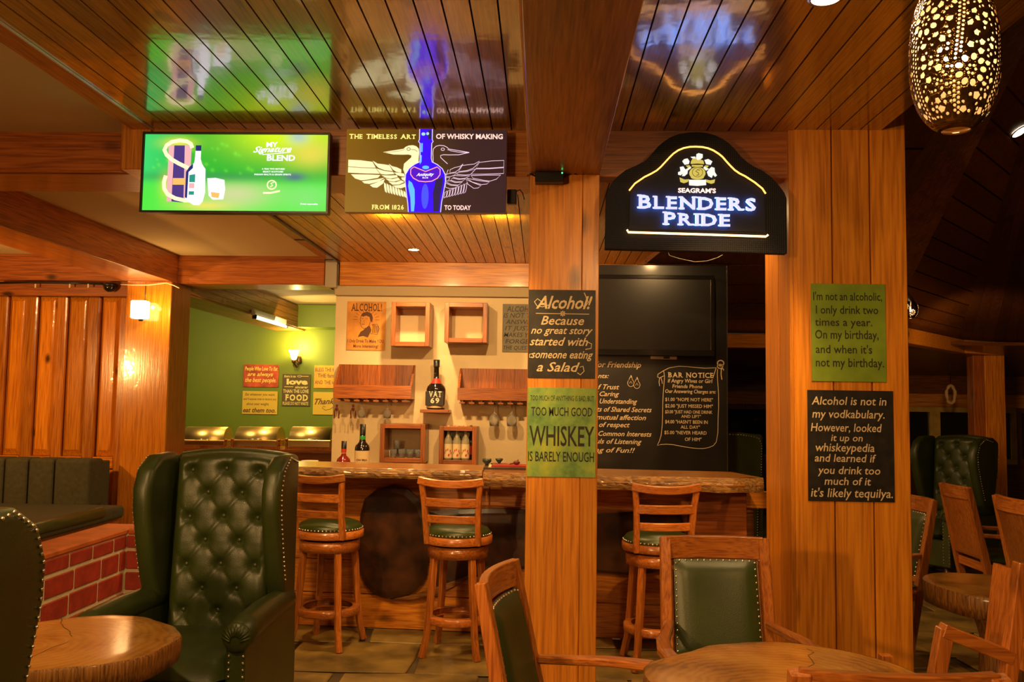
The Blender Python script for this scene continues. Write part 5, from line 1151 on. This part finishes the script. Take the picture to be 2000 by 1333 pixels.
for k, x in enumerate((bx0 + .11,)): 
    o = g0.copy(); COL.objects.link(o); o.location = (x, 8.86, bz0 + .088); o['label'] = 'single clear tumbler stacked on top of the others in the box shelf'; del o['group']
gr_ = one('glass_tumbler', TP, GL2, 'tumbler behind the rack rail, nearest the white wall corner', 'glass', 'tumblers on the glass rack', (xl1 + .09, 8.9, zf_ + .02))
for x in (.18, .27, .68, .75):
    o = gr_.copy(); COL.objects.link(o); o.location = (xl1 + x, 8.9, zf_ + .02); o['label'] = {.18: 'tumbler behind the rack rail, second from the white wall corner', .27: 'tumbler behind the rack rail, third from the white wall corner', .68: 'tumbler behind the rack rail, last but one before the big black bottle', .75: 'tumbler behind the rack rail, closest to the big black bottle'}[x]
WG = [(.036, 0), (.034, -.003), (.006, -.008), (.004, -.075), (.012, -.085), (.034, -.11), (.040, -.14), (.036, -.185), (.034, -.185), (.037, -.14), (.031, -.112), (.001, -.09)]
wg = one('wine_glass', WG, GL2, 'wine glass hanging upside down near the corkscrews', 'glass', None, (PY(707, 790, 8.9).x, 8.9, zh1 + .018))
for px, lb in ((757, 'wine glass hanging upside down at the far end of the corkscrew rack'), (966, 'wine glass hanging upside down from the rack beside the middle post'), (1000, 'wine glass hanging closest to the middle post')):
    o = wg.copy(); COL.objects.link(o); z_ = zh1 if px < 800 else zh2; o.location = (PY(px, 790, 8.9).x, 8.9, z_ + .018); o['label'] = lb
    if px > 900: o.scale = (1.35, 1.35, 1.3)
def corkscrew(px, label):
    p = PY(px, 792, 8.84); t = thing('corkscrew', (p.x, 8.84, p.z), label, 'corkscrew'); RD_ = mat('dark_red_metal', (.12, .02, .015), .4)
    obj('handle', MB().tube([(0, 0, 0), (0, 0, -.06)], .009, 8).ball((0, 0, -.004), .014, 8, 5), RD_, t)
    for s in (-1, 1): obj('lever', MB().tube([(s * .008, 0, -.03), (s * .024, 0, -.06), (s * .022, 0, -.12)], .006, 6).ball((s * .022, 0, -.125), .010, 6, 4), RD_, t)
    obj('screw', MB().tube([(.005 * math.cos(k), .005 * math.sin(k), -.06 - k * .003) for k in range(20)], .002, 5), METAL, t)
corkscrew(658, 'dark red winged corkscrew hanging at the wall corner end of the rack'); corkscrew(690, 'dark red winged corkscrew hanging near the first wine glass')
# ---------------------------------------------------------------- bottles
def bottle(loc, prof, m, label, group=None, parts=(), seg=20, name='bottle'):
    t = thing(name, loc, label, 'bottle', group); obj('body', MB().lathe(prof, seg=seg), m, t)
    for nm, pr, mm in parts: obj(nm, MB().lathe(pr, seg=seg, caps=False), mm, t)
    return t
DG = mat('dark_bottle_glass', (.015, .010, .006), .08, coat=.5); RED = mat('label_red', (.5, .03, .02), .5); GRN = mat('foil_green', (.03, .35, .06), .4); CRM = mat('label_cream', (.66, .52, .28), .6)
# big black bottle on its bracket
pv = PY(851, 800, 8.92); k = 97 / 1700 * 8.92
H = k
tb_ = bottle((pv.x, 8.92, PY(851, 800, 8.92).z), [(.088, 0), (.094, .01), (.096, H * .12), (.1, H * .33), (.1, H * .40), (.09, H * .46), (.05, H * .54), (.03, H * .62), (.026, H * .84), (.03, H * .85), (.03, H)], DG, 'big black whisky bottle with pale lettering on a little wall bracket',
    parts=(('label_band', [(.0975, H * .03), (.0985, H * .09)], CRM), ('neck_label', [(.062, H * .515), (.046, H * .56), (.033, H * .62)], RED), ('cap', [(.0315, H * .86), (.0325, H), (.001, H * 1.002)], BLACK)))
fv, _ = frame_of(833, 765, 870, 790, 8.815)
mb = MB(); serif_letters(mb, fv, 'VAT', 838, 862, 776, 12, 8.8155, bold=.02); serif_letters(mb, fv, '69', 841, 858, 788, 10.5, 8.8155, bold=.03); mb.shift((0, .002, 0))
obj('lettering', mb, mat('cream_print', (.75, .68, .5), .6), tb_, world=True, fix=False)
mb = MB().box((pv.x - .095, 8.818, pv.z + H * .07), (pv.x + .095, 8.83, pv.z + H * .36)); obj('label_panel', mb, mat('label_black', (.02, .015, .012), .4), tb_, world=True, bevel=.005)
a = PY(820, 806, 8.8); b = PY(876, 800, 8.8)
br = thing('bottle_bracket', (pv.x, 9.05, pv.z - .03), 'small wooden bracket shelf carrying the big black bottle', 'shelf'); obj('board', MB().box((a.x, 8.80, pv.z - .034), (b.x, 9.058, pv.z - .002)), SH['X'], br, world=True, bevel=.003)
# two bottles on the service counter
p1 = PY(671, 900, 6.4); zt1 = PY(671, 862, 6.4).z - ZS
bottle((p1.x, 6.4, ZS), [(.05, 0), (.052, .01), (.052, .10), (.046, .125), (.02, .15), (.0165, .165), (.0165, zt1 - .06)], mat('red_liquid', (.20, .015, .012), .1, coat=.5), 'short-necked bottle of red syrup with a black cap, only its top above the bar',
       parts=(('neck', [(.0175, .165), (.0175, zt1 - .05)], mat('pale_foil', (.6, .45, .2), .4)), ('neck_band', [(.019, .17), (.019, .20)], RED), ('cap', [(.0195, zt1 - .056), (.0195, zt1), (.001, zt1)], BLACK)))
p2 = PY(707, 900, 6.35); zt2_ = PY(707, 829, 6.35).z - ZS
H = zt2_
b2 = bottle((p2.x, 6.35, ZS), [(.052, 0), (.054, .01), (.054, H * .55), (.048, H * .60), (.026, H * .66), (.021, H * .72), (.021, H - .01)], DG, 'tall dark bottle with a green neck band and cream label on the service counter',
       parts=(('label', [(.0548, H * .22), (.0548, H * .50)], CRM), ('neck_band', [(.0225, H * .71), (.0225, H * .78)], GRN), ('cap', [(.0215, H * .80), (.0215, H), (.001, H)], BLACK)))
fb_, _ = frame_of(690, 880, 724, 905, 6.294); mb = MB(); letters(mb, fb_, [('Old Malt', 696, 717, 901, 4, 0, .03)], 6.2935); obj('lettering', mb, INKB, b2, world=True, fix=False)
# bottles in the box shelf
CB = mat('clear_bottle_glass', (.55, .5, .32), .08, trans=.55, ior=1.35); hb = .34
def spirit(loc, label, grp):
    t = bottle(loc, [(.038, 0), (.042, .008), (.042, .19), (.034, .215), (.017, .245), (.0155, .255), (.0155, .31)], CB, label, grp, seg=16,
        parts=(('label', [(.0428, .02), (.0428, .16)], CRM), ('cap', [(.0175, .305), (.0175, .345), (.001, .345)], mat('copper_cap', (.55, .25, .12), .4))))
    m = MB(); random.seed(int(loc[0] * 100) + 3)
    for q in range(7): a0 = random.uniform(-2.6, -.6); z = random.uniform(.035, .10); m.add([(.0435 * math.cos(a0 + d), .0435 * math.sin(a0 + d), z + e_) for d, e_ in ((-.14, 0), (.05, -.012), (.16, .01), (.0, .02))], [(0, 1, 2, 3)])
    obj('label_print', m, RED, t, fix=False); return t
s0 = spirit((cx0 + .130, 8.82, cz0), 'clear spirit bottle standing second in the front row of the box shelf', 'labelled bottles in the box shelf')
for x, y, lb in ((.043, 8.82, 'clear spirit bottle squeezed against the near side of the box shelf'), (.217, 8.82, 'clear spirit bottle standing third in the front row of the box shelf'), (.087, 8.93, 'clear spirit bottle in the back row behind the first one'), (.174, 8.93, 'clear spirit bottle in the back row between the front ones')):
    dup(s0, (cx0 + x, y, cz0), 0, lb)
bottle((cx0 + .262, 8.93, cz0), [(.03, 0), (.033, .008), (.033, .19), (.028, .21), (.014, .24), (.013, .32)], DG, 'slim dark bottle at the far end of the box shelf', 'labelled bottles in the box shelf', parts=(('label', [(.0338, .05), (.0338, .14)], RED), ('cap', [(.0145, .31), (.0145, .345), (.001, .345)], METAL)), seg=14)
# ---------------------------------------------------------------- menus and small dishes on the bar
za = ZT
mn = thing('menu_card', (PZ(975, 912, ZT + .01).x, PZ(975, 912, ZT + .01).y, ZT), 'stack of thin menus, red one on top, on the bar beside the middle post', 'menu')
q = PZ(990, 916, ZT); 
obj('cover', MB().box((-.13, -.09, .001), (.16, .10, .010)), mat('menu_dark', (.03, .012, .01), .4), mn); obj('cover', MB().box((-.10, -.07, .010), (.17, .11, .016)), CRM, mn); obj('cover', MB().box((-.08, -.08, .016), (.17, .10, .024)), mat('menu_red', (.32, .015, .012), .35), mn, label='red menu on top')
pb = PZ(951, 908, ZT)
def bowl(px, label, up, Yv=5.86):
    v = PY(px, 900, Yv); t = thing('small_cup' if not up else 'ashtray', (v.x, Yv, ZT), label, 'cup' if not up else 'ashtray'); K_ = mat('dark_ceramic', (.03, .04, .035), .35)
    if up: obj('dish', MB().lathe([(.02, 0), (.05, .008), (.058, .018), (.054, .018), (.02, .008), (.001, .008)], seg=18, caps=False), K_, t); obj('inner_cup', MB().lathe([(.010, .008), (.009, .022), (.026, .044), (.024, .052), (.001, .040)], seg=14, caps=False), K_, t)
    else: obj('bowl', MB().lathe([(.001, 0), (.014, 0), (.012, .012), (.030, .030), (.030, .048), (.027, .048), (.024, .03), (.001, .018)], seg=16, caps=False), K_, t)
bowl(951, 'small dark footed cup on the bar, next to the ashtray', 0); bowl(975, 'dark dish with a small cup in it on the bar', 1)
v = PY(1010, 905, 5.8); t = thing('bottle_opener', (v.x, 5.68, ZT + .024), 'small dark red metal gadget lying on the menus by the post', 'opener'); obj('body', MB().ball((0, 0, .014), .014, 8, 6, (1.6, 1, 1)), mat('dark_red_metal', (.12, .02, .015), .4), t); obj('arm', MB().tube([(-.045, 0, .004), (-.01, 0, .012), (.012, 0, .034)], .004, 6), MATS['dark_red_metal'], t)
mn.location = (PY(985, 915, 5.66).x, 5.66, ZT)
# tray of plates left end of the bar (in front of the buffet)
v = PY(600, 900, 6.35); t = thing('plate_stack', (v.x, 6.35, ZS), 'stack of dark plates with a small dish on top, behind the end of the bar', 'plates')
for k in range(4): obj('plate', MB().lathe([(.05, k * .022 + .001), (.12, k * .022 + .018), (.125, k * .022 + .020), (.12, k * .022 + .021), (.05, k * .022 + .006), (.001, k * .022 + .006)], seg=24, caps=False), mat('plate_dark', (.10, .06, .03), .3), t)
obj('dish', MB().lathe([(.03, .09), (.06, .10), (.062, .112), (.03, .105), (.001, .105)], (.02, 0, 0), seg=18, caps=False), CRM, t)
# ---------------------------------------------------------------- buffet in the green room: chafing dishes on stands, table
YF = 12.4
ZBT = .80
bt = thing('buffet_table', (-4.0, YF + .1, 0), 'long dark buffet table under the chafing dishes in the green room', 'table')
obj('top', MB().box((-5.9, YF - .28, .76), (-2.2, YF + .42, .80)), WD('red', 'X'), bt, world=True)
obj('front_board', MB().box((-5.88, YF - .27, .1), (-2.22, YF - .25, .76)), WD('red', 'X'), bt, world=True)
for x in (-5.8, -4.2, -2.3):
    for y in (YF - .22, YF + .36): obj('leg', MB().box((x - .03, y - .03, 0), (x + .03, y + .03, .76)), WD('red', 'Z'), bt, world=True)
CHB = mat('chafing_brass', (.90, .64, .26), .38, 1.0)
def chafer(px0, px1, label):
    a = PY(px0, 833, YF); b = PY(px1, 868, YF); L_ = b.x - a.x; zt = a.z; zb = PY(px0, 872, YF).z; zl = PY(px0, 858, YF).z; R_ = zt - zl
    t = thing('chafing_dish', ((a.x + b.x) / 2, YF, .80), label, 'chafing dish', 'roll-top chafing dishes on the buffet'); n = 14
    vs = []
    for X in (a.x, b.x):
        for k in range(n + 1): an = PI * k / n; vs.append((X, YF - .02 - math.cos(an) * .21, zl + math.sin(an) * R_))
    fs = [(k, k + 1, n + 2 + k, n + 1 + k) for k in range(n)] + [tuple(range(n + 1)), tuple(reversed(range(n + 1, 2 * n + 2)))]
    m = MB().add(vs, fs, True); me = obj('lid', m, CHB, t, world=True); me.data.polygons[-1].use_smooth = False; me.data.polygons[-2].use_smooth = False
    obj('lid_rim', MB().box((a.x - .01, YF - .24, zl - .02), (b.x + .01, YF + .20, zl)), CHB, t, world=True, bevel=.004)
    obj('pan', MB().box((a.x, YF - .22, zb), (b.x, YF + .18, zl - .02)), CHB, t, world=True, bevel=.006)
    xm = (a.x + b.x) / 2; obj('handle', MB().tube([(xm - .09, YF - .24, zl + .01), (xm - .09, YF - .27, zl + .012), (xm + .09, YF - .27, zl + .012), (xm + .09, YF - .24, zl + .01)], .007, 6), METAL, t, world=True)
    DR = WD('red', 'Z', rough=.3, coat=.5)
    for X in (a.x - .035, b.x + .035):
        h = zl - .80 + .02; pr = [(.022, 0), (.022, h * .1), (.014, h * .16), (.024, h * .3), (.018, h * .5), (.024, h * .62), (.014, h * .75), (.022, h * .82), (.022, h * .94), (.012, h)]
        for Y in (YF - .22, YF + .16): obj('stand_post', MB().lathe(pr, (X, Y, .80), 8), DR, t, world=True)
    for z in (.803,): obj('stand_rail', MB().box((a.x - .02, YF - .23, z), (b.x + .02, YF - .205, z + .03)), DR, t, world=True)
    obj('burner', MB().lathe([(.04, 0), (.04, .02), (.03, .022)], (xm, YF, .80), 10), METAL, t, world=True)
chafer(369, 447, 'roll-top brass chafing dish nearest the panelled end post'); chafer(470, 549, 'roll-top brass chafing dish in the middle of the buffet'); chafer(574, 652, 'roll-top brass chafing dish beside the white wall corner')
# ================================================================ lamps that show
def wall_lamp():
    """square glass wall lamp on the end post"""
    a = PY(260, 588, 8.70); b = PY(288, 623, 8.70); xm = (a.x + b.x) / 2
    t = thing('wall_lamp', (xm, 8.80, b.z), 'lit square white glass wall lamp on the wooden end post', 'lamp')
    obj('glass_shade', MB().box((a.x, 8.64, b.z), (b.x, 8.75, a.z)), emis('lamp_glass', (1, .70, .30), 5.0, (.8, .7, .5)), t, world=True, bevel=.01)
    obj('base', MB().box((xm - .025, 8.75, b.z + .02), (xm + .025, 8.80, b.z + .10)).lathe([(.02, 0), (.028, .02)], (xm + .01, 8.70, b.z - .025), 10), BLACK, t, world=True)
    obj('cord', MB().tube([(xm, 8.795, a.z + .01), (xm + .002, 8.795, a.z + .18)], .003, 5), BLACK, t, world=True)
    lamp('POINT', (xm + .22, 8.55, (a.z + b.z) / 2), 9, (1, .6, .2), .03)
    g = PY(302, 601, 8.72); obj('bulb', MB().ball((g.x - .02, 8.72, g.z), .018, 10, 7), emis('bulb_warm', (1, .75, .35), 9), t, world=True)
wall_lamp()
def sconce():
    c = PY(574, 700, 13.75); K = 13.75 / 1700; t = thing('wall_sconce', (c.x, 14.0, c.z), 'lit bell-shaped glass wall sconce on an iron scroll bracket on the green wall', 'lamp')
    obj('glass_shade', MB().lathe([(.035, -.02), (.05, .02), (.062, .07), (.09, .125), (.085, .125), (.055, .07), (.04, .02)], (c.x, 13.75, c.z), 16, caps=False), emis('sconce_glass', (1, .72, .35), 7.0, (.8, .7, .5)), t, world=True)
    IR = mat('iron_bronze', (.10, .055, .02), .4, .6)
    obj('bracket', MB().tube([(c.x, 13.75, c.z - .02), (c.x + .01, 13.76, c.z - .09), (c.x + .02, 13.85, c.z - .14), (c.x + .02, 13.95, c.z - .08), (c.x + .02, 13.99, c.z - .02)], .014, 8).ball((c.x, 13.75, c.z - .05), .035, 8, 6).tube([(c.x + .02 + .04 * math.cos(a_ * .7), 13.80, c.z - .10 + .04 * math.sin(a_ * .7)) for a_ in range(8)], .010, 6), IR, t, world=True)
    obj('backplate', MB().lathe([(.03, 0), (.05, .02), (.03, .12)], (c.x + .02, 13.985, c.z - .08), 10), IR, t, world=True)
    lamp('POINT', (c.x + .02, 13.72, c.z + .20), 26, (1, .68, .22), .04)
sconce()
# fluorescent tube on the beam of the green room
a = Vector((-3.80, 11.3, 2.60)); b = Vector((-3.80, 12.75, 2.60))
t = thing('fluorescent_light', (-3.8, 12.0, 2.60), 'lit fluorescent tube fitting under the boarded beam of the green room', 'lamp')
obj('fitting', MB().box((-3.842, 11.3, 2.60), (-3.80, 12.75, 2.68)), mat('white_enamel', (.8, .75, .6), .4), t, world=True, bevel=.004)
obj('tube', MB().tube([(-3.80, 11.33, 2.575), (-3.80, 12.72, 2.575)], .016, 10), emis('tube_lit', (1, .86, .55), 9), t, world=True)
for y in (11.32, 12.73): obj('end_cap', MB().box((-3.83, y - .015, 2.555), (-3.775, y + .015, 2.61)), BLACK, t, world=True)
lamp('AREA', (-3.6, 12.0, 2.5), 34, (1, .72, .25), .5, (-3.0, 13.6, 1.3))
lamp('AREA', (-5.6, 11.5, 2.6), 22, (1, .75, .3), .3, (-4.6, 14, 1.4))
# recessed downlights
def downlight(x, y, z, label, nrm=None):
    t = thing('downlight', (x, y, z), label, 'lamp', 'recessed downlights')
    obj('ring', MB().lathe([(.050, -.004), (.062, -.004), (.064, 0), (.05, 0)], seg=24, caps=False), METAL, t)
    obj('lens', MB().lathe([(.001, -.002), (.050, -.003)], seg=24, caps=False), emis('downlight_lens', (1, .82, .55), 12), t); return t
p = PZ(808, 487.5, ZC); dl = downlight(p.x, p.y, ZC - .001, 'recessed downlight glowing in the boards over the bar')
lamp('SPOT', (p.x, p.y, ZC - .03), 90, (1, .62, .25), .04, (p.x, p.y + .4, 0), 120)
p = PZ(1613, -4, ZC); dup(dl, (p.x, p.y, ZC - .001), 0, 'recessed downlight just at the top edge of the picture')
# on the sloping roof at the picture's edge
nB = (E[4] - E[3]).cross(APEX - E[3]).normalized()
nC = (E[5] - E[4]).cross(APEX - E[4]).normalized(); nD = (E[6] - E[5]).cross(APEX - E[5]).normalized()
d_ = ray(1992, 256); cand = []
nA = (E[3] - E[2]).cross(APEX - E[2]).normalized()
for (A_, B_, N_) in ((E[2], E[3], nA), (E[3], E[4], nB), (E[4], E[5], nC), (E[5], E[6], nD)):
    h = EYE + d_ * ((A_ - EYE).dot(N_) / d_.dot(N_)); cand.append(h)
    def same(P_, Q_, R_, X_): return ((Q_ - P_).cross(X_ - P_)).dot((Q_ - P_).cross(R_ - P_)) >= 0
    if same(A_, B_, APEX, h) and same(B_, APEX, A_, h) and same(APEX, A_, B_, h): hit = h; hn = N_ if N_.z < 0 else -N_
d3_ = dup(dl, hit + hn * .004, 0, 'bright recessed downlight in the dark sloping roof, cut by the picture edge'); d3_.rotation_euler = hn.to_track_quat('-Z', 'Y').to_euler()
lamp('AREA', hit + hn * .05, 3, (1, .55, .15), .10, hit + hn)
# ---------------------------------------------------------------- perforated gourd lantern
def lantern(loc, R, H_, label, ncell, seed, bulb_z, es, power):
    t = thing('gourd_lantern', loc, label, 'lantern', None); random.seed(seed)
    prof = lambda v: R * max(.0005, 1 - abs(2 * (.02 + .96 * v) - 1) ** 2.5) ** .5 * (1.02 - .08 * v)
    U = 2 * PI * R; Vh = H_
    cells = []
    def add(cx, cy, rx, ry, n=6, rot=0, tri=0):
        if cx - rx < .012 or cx + rx > U - .012 or cy - ry < .05 * Vh or cy + ry > .95 * Vh: return
        for c in cells:
            if (c[0] - cx) ** 2 + (c[1] - cy) ** 2 < (max(c[2], c[3]) + max(rx, ry) + R * .012) ** 2: return
        cells.append((cx, cy, rx, ry, n, rot, tri))
    k = R / .125
    # flower rosettes
    for q in range(6):
        cx = U * (q + .5) / 6 + random.uniform(-.01, .01); cy = Vh * (.30 + .36 * (q % 2)) 
        for a_ in range(6): add(cx + .012 * k * math.cos(a_), cy + .012 * k * math.sin(a_), .0045 * k, .0045 * k)
        for a_ in range(9): an = a_ * 2 * PI / 9; add(cx + .036 * k * math.cos(an), cy + .036 * k * math.sin(an), .0105 * k, .0085 * k, 8, an)
    # vertical double lines of small dots
    for q in range(6):
        cx = U * q / 6 + U / 12 * 0 + .02 * k
        for j in range(int(Vh / (.0125 * k))):
            y = .0125 * k * j; w_ = .012 * k * math.sin(j * .12 + q); add(cx + w_, y, .0042 * k, .0042 * k); add(cx + w_ + .013 * k, y + .006 * k, .0042 * k, .0042 * k)
    for q in range(ncell * 6):
        if len(cells) > ncell: break
        big = random.random() < .5; s_ = k * (random.uniform(.0085, .012) if big else random.uniform(.004, .0055)); add(random.uniform(0, U), random.uniform(0, Vh), s_, s_ * random.uniform(.7, 1), 6 if not big else 5, random.uniform(0, 6), big)
    verts = []; edges = []; 
    NU, NV = 48, 26
    def ring_pts(c):
        cx, cy, rx, ry, n, rot, tri = c; pts = []
        for i in range(n):
            a_ = 2 * PI * i / n; x = rx * math.cos(a_) * (1 - .35 * math.sin(a_) * (1 if tri else 0)); y = ry * math.sin(a_)
            # compensate the narrowing at the ends
            v = cy / Vh; f = prof(v) / R; pts.append((cx + (x * math.cos(rot) - y * math.sin(rot)) / max(.35, f), cy + x * math.sin(rot) + y * math.cos(rot)))
        return pts
    faces_in = []
    base = [(0, 0), (U, 0), (U, Vh), (0, Vh)]
    grid = [Vector((U * i / NU, Vh * j / NV)) for j in range(NV + 1) for i in range(NU + 1)]
    holes = [ring_pts(c) for c in cells]
    inside = lambda p, c: ((p[0] - c[0]) ** 2 + (p[1] - c[1]) ** 2) < (max(c[2], c[3]) * 1.9) ** 2
    pts = [g for g in grid if not any(inside(g, c) for c in cells) or g.x in (0, U) or g.y in (0, Vh)]
    e_ = []
    for h in holes:
        s0 = len(pts); pts += [Vector(p) for p in h]; e_ += [(s0 + i, s0 + (i + 1) % len(h)) for i in range(len(h))]
    res = delaunay_2d_cdt(pts, e_, [], 0, 1e-6, True); V2, _, F2 = res[0], res[1], res[2]
    def in_hole(p):
        for c, h in zip(cells, holes):
            if (p.x - c[0]) ** 2 + (p.y - c[1]) ** 2 > (max(c[2], c[3]) * 3) ** 2: continue
            ins = False; n = len(h)
            for i in range(n):
                x1, y1 = h[i]; x2, y2 = h[(i + 1) % n]
                if (y1 > p.y) != (y2 > p.y) and p.x < (x2 - x1) * (p.y - y1) / (y2 - y1) + x1: ins = not ins
            if ins: return True
        return False
    def P3(p):
        v = p.y / Vh; a_ = p.x / R; r_ = prof(v); return (r_ * math.cos(a_), r_ * math.sin(a_), H_ * (v - .5))
    fs = []
    for f in F2:
        c = sum((V2[i] for i in f), Vector((0, 0))) / len(f)
        if not in_hole(c): fs.append(tuple(f))
    mb = MB().add([P3(p) for p in V2], fs, True)
    SHM = mat('lantern_shell', (.22, .12, .035), .12, .85)
    o = obj('shell', mb, SHM, t, fix=False)
    bm = bmesh.new(); bm.from_mesh(o.data); bmesh.ops.remove_doubles(bm, verts=bm.verts, dist=1e-5); bmesh.ops.recalc_face_normals(bm, faces=bm.faces); bm.to_mesh(o.data); bm.free()
    md = o.modifiers.new('thickness', 'SOLIDIFY'); md.thickness = .0015; md.offset = -1
    # pale lining that the bulb lights, seen through the holes
    ins_ = MB(); n = 32; m_ = 18; vs = []
    for j in range(m_ + 1):
        v = .02 + .96 * j / m_; r_ = prof(v) * .93
        for i in range(n): a_ = 2 * PI * i / n; vs.append((r_ * math.cos(a_), r_ * math.sin(a_), H_ * (v - .5) * .97))
    ins_.add(vs, [(j * n + i, j * n + (i + 1) % n, (j + 1) * n + (i + 1) % n, (j + 1) * n + i) for j in range(m_) for i in range(n)], True)
    LM = bpy.data.materials.new('lantern_lining'); LM.use_nodes = True; nt = LM.node_tree; bb = nt.nodes['Principled BSDF']; nt.nodes.remove(bb)
    tr = nt.nodes.new('ShaderNodeBsdfTranslucent'); tr.inputs[0].default_value = (.95, .62, .25, 1); tp = nt.nodes.new('ShaderNodeBsdfTransparent'); mx = nt.nodes.new('ShaderNodeMixShader'); mx.inputs[0].default_value = .22
    nt.links.new(tr.outputs[0], mx.inputs[1]); nt.links.new(tp.outputs[0], mx.inputs[2]); nt.links.new(mx.outputs[0], nt.nodes['Material Output'].inputs[0])
    obj('lining', ins_, LM, t)
    obj('bulb', MB().ball((0, 0, bulb_z), R * .34, 14, 10), emis('lantern_bulb%d' % seed, (1, .85, .66), es), t)
    obj('cord', MB().tube([(0, 0, H_ / 2), (0, 0, H_ / 2 + .9)], .006, 6), BLACK, t); obj('cap', MB().lathe([(.05 * k, -.01), (.045 * k, .01), (.015 * k, .03)], (0, 0, H_ / 2), 14), BLACK, t)
    return t
pl = PY(1863, 90, 2.5); lz = PY(1863, 253, 2.5).z
lantern((pl.x, 2.5, lz + .225), .123, .46, 'large perforated gourd lantern glowing at the top of the picture', 900, 4, .0, 22, 1)
p = PY(1778, 605, 8.0); lantern((p.x, 8.0, p.z), .075, .16, 'small dotted round lantern glowing beside the clad pier', 130, 9, 0, 16, 1)
# ---------------------------------------------------------------- camera, wires, ring
c = PY(215, 560, 8.95); t = thing('security_camera', (c.x, 8.95, c.z), 'black dome security camera under the beam beside the end post', 'camera')
obj('dome', MB().ball((0, 0, -.01), .065, 14, 10, (1, 1, .8)), mat('gloss_black', (.01, .009, .009), .15, coat=.5), t); obj('mount', MB().lathe([(.07, 0), (.075, .02), (.06, .035)], seg=16), BLACK, t)
pts = [PY(x, y, 8.93) for x, y in ((0, 553), (60, 552), (130, 553), (205, 555))]; w_ = tag(obj('conduit', MB().tube(pts, .012, 6), BLACK), 'thin black conduit running along the top of the panelled wall', 'cable')
pts = [PY(x, y, 8.78) for x, y in ((236, 556), (260, 557), (290, 557), (325, 553), (340, 558), (350, 563))]; tag(obj('white_wire', MB().tube(pts, .006, 6), mat('wire_white', (.8, .7, .5), .5)), 'thin white wire crossing the top of the end post', 'cable')
for px in (70, 137, 173): v = PY(px, 557, 8.93); tag(obj('cable_clip', MB().box((v.x - .006, 8.92, v.z - .03), (v.x + .006, 8.935, v.z + .01)), mat('wire_white', (.8, .7, .5), .5)), {70: 'small white clip on the black conduit, farthest from the dome camera', 137: 'small white clip on the black conduit, the middle one', 173: 'small white clip on the black conduit, nearest the dome camera'}[px], 'clip', 'clips on the conduit')
v = PY(1857, 771, 11.0); mb = MB(); mb.tube([(v.x + .075 * math.cos(a_ * PI / 8) * .7, 11.0, v.z + .11 * math.sin(a_ * PI / 8)) for a_ in range(16)], .022, 8, closed=True); t = thing('hanging_ring', (v.x, 11.0, v.z), 'pale hanging ring decoration in the dim round room', 'decoration'); obj('ring', mb, mat('ring_pale', (.45, .3, .15), .6), t, world=True); obj('string', MB().tube([(v.x, 11.0, v.z + .12), (v.x, 11.0, v.z + .6)], .004, 5), BLACK, t, world=True)
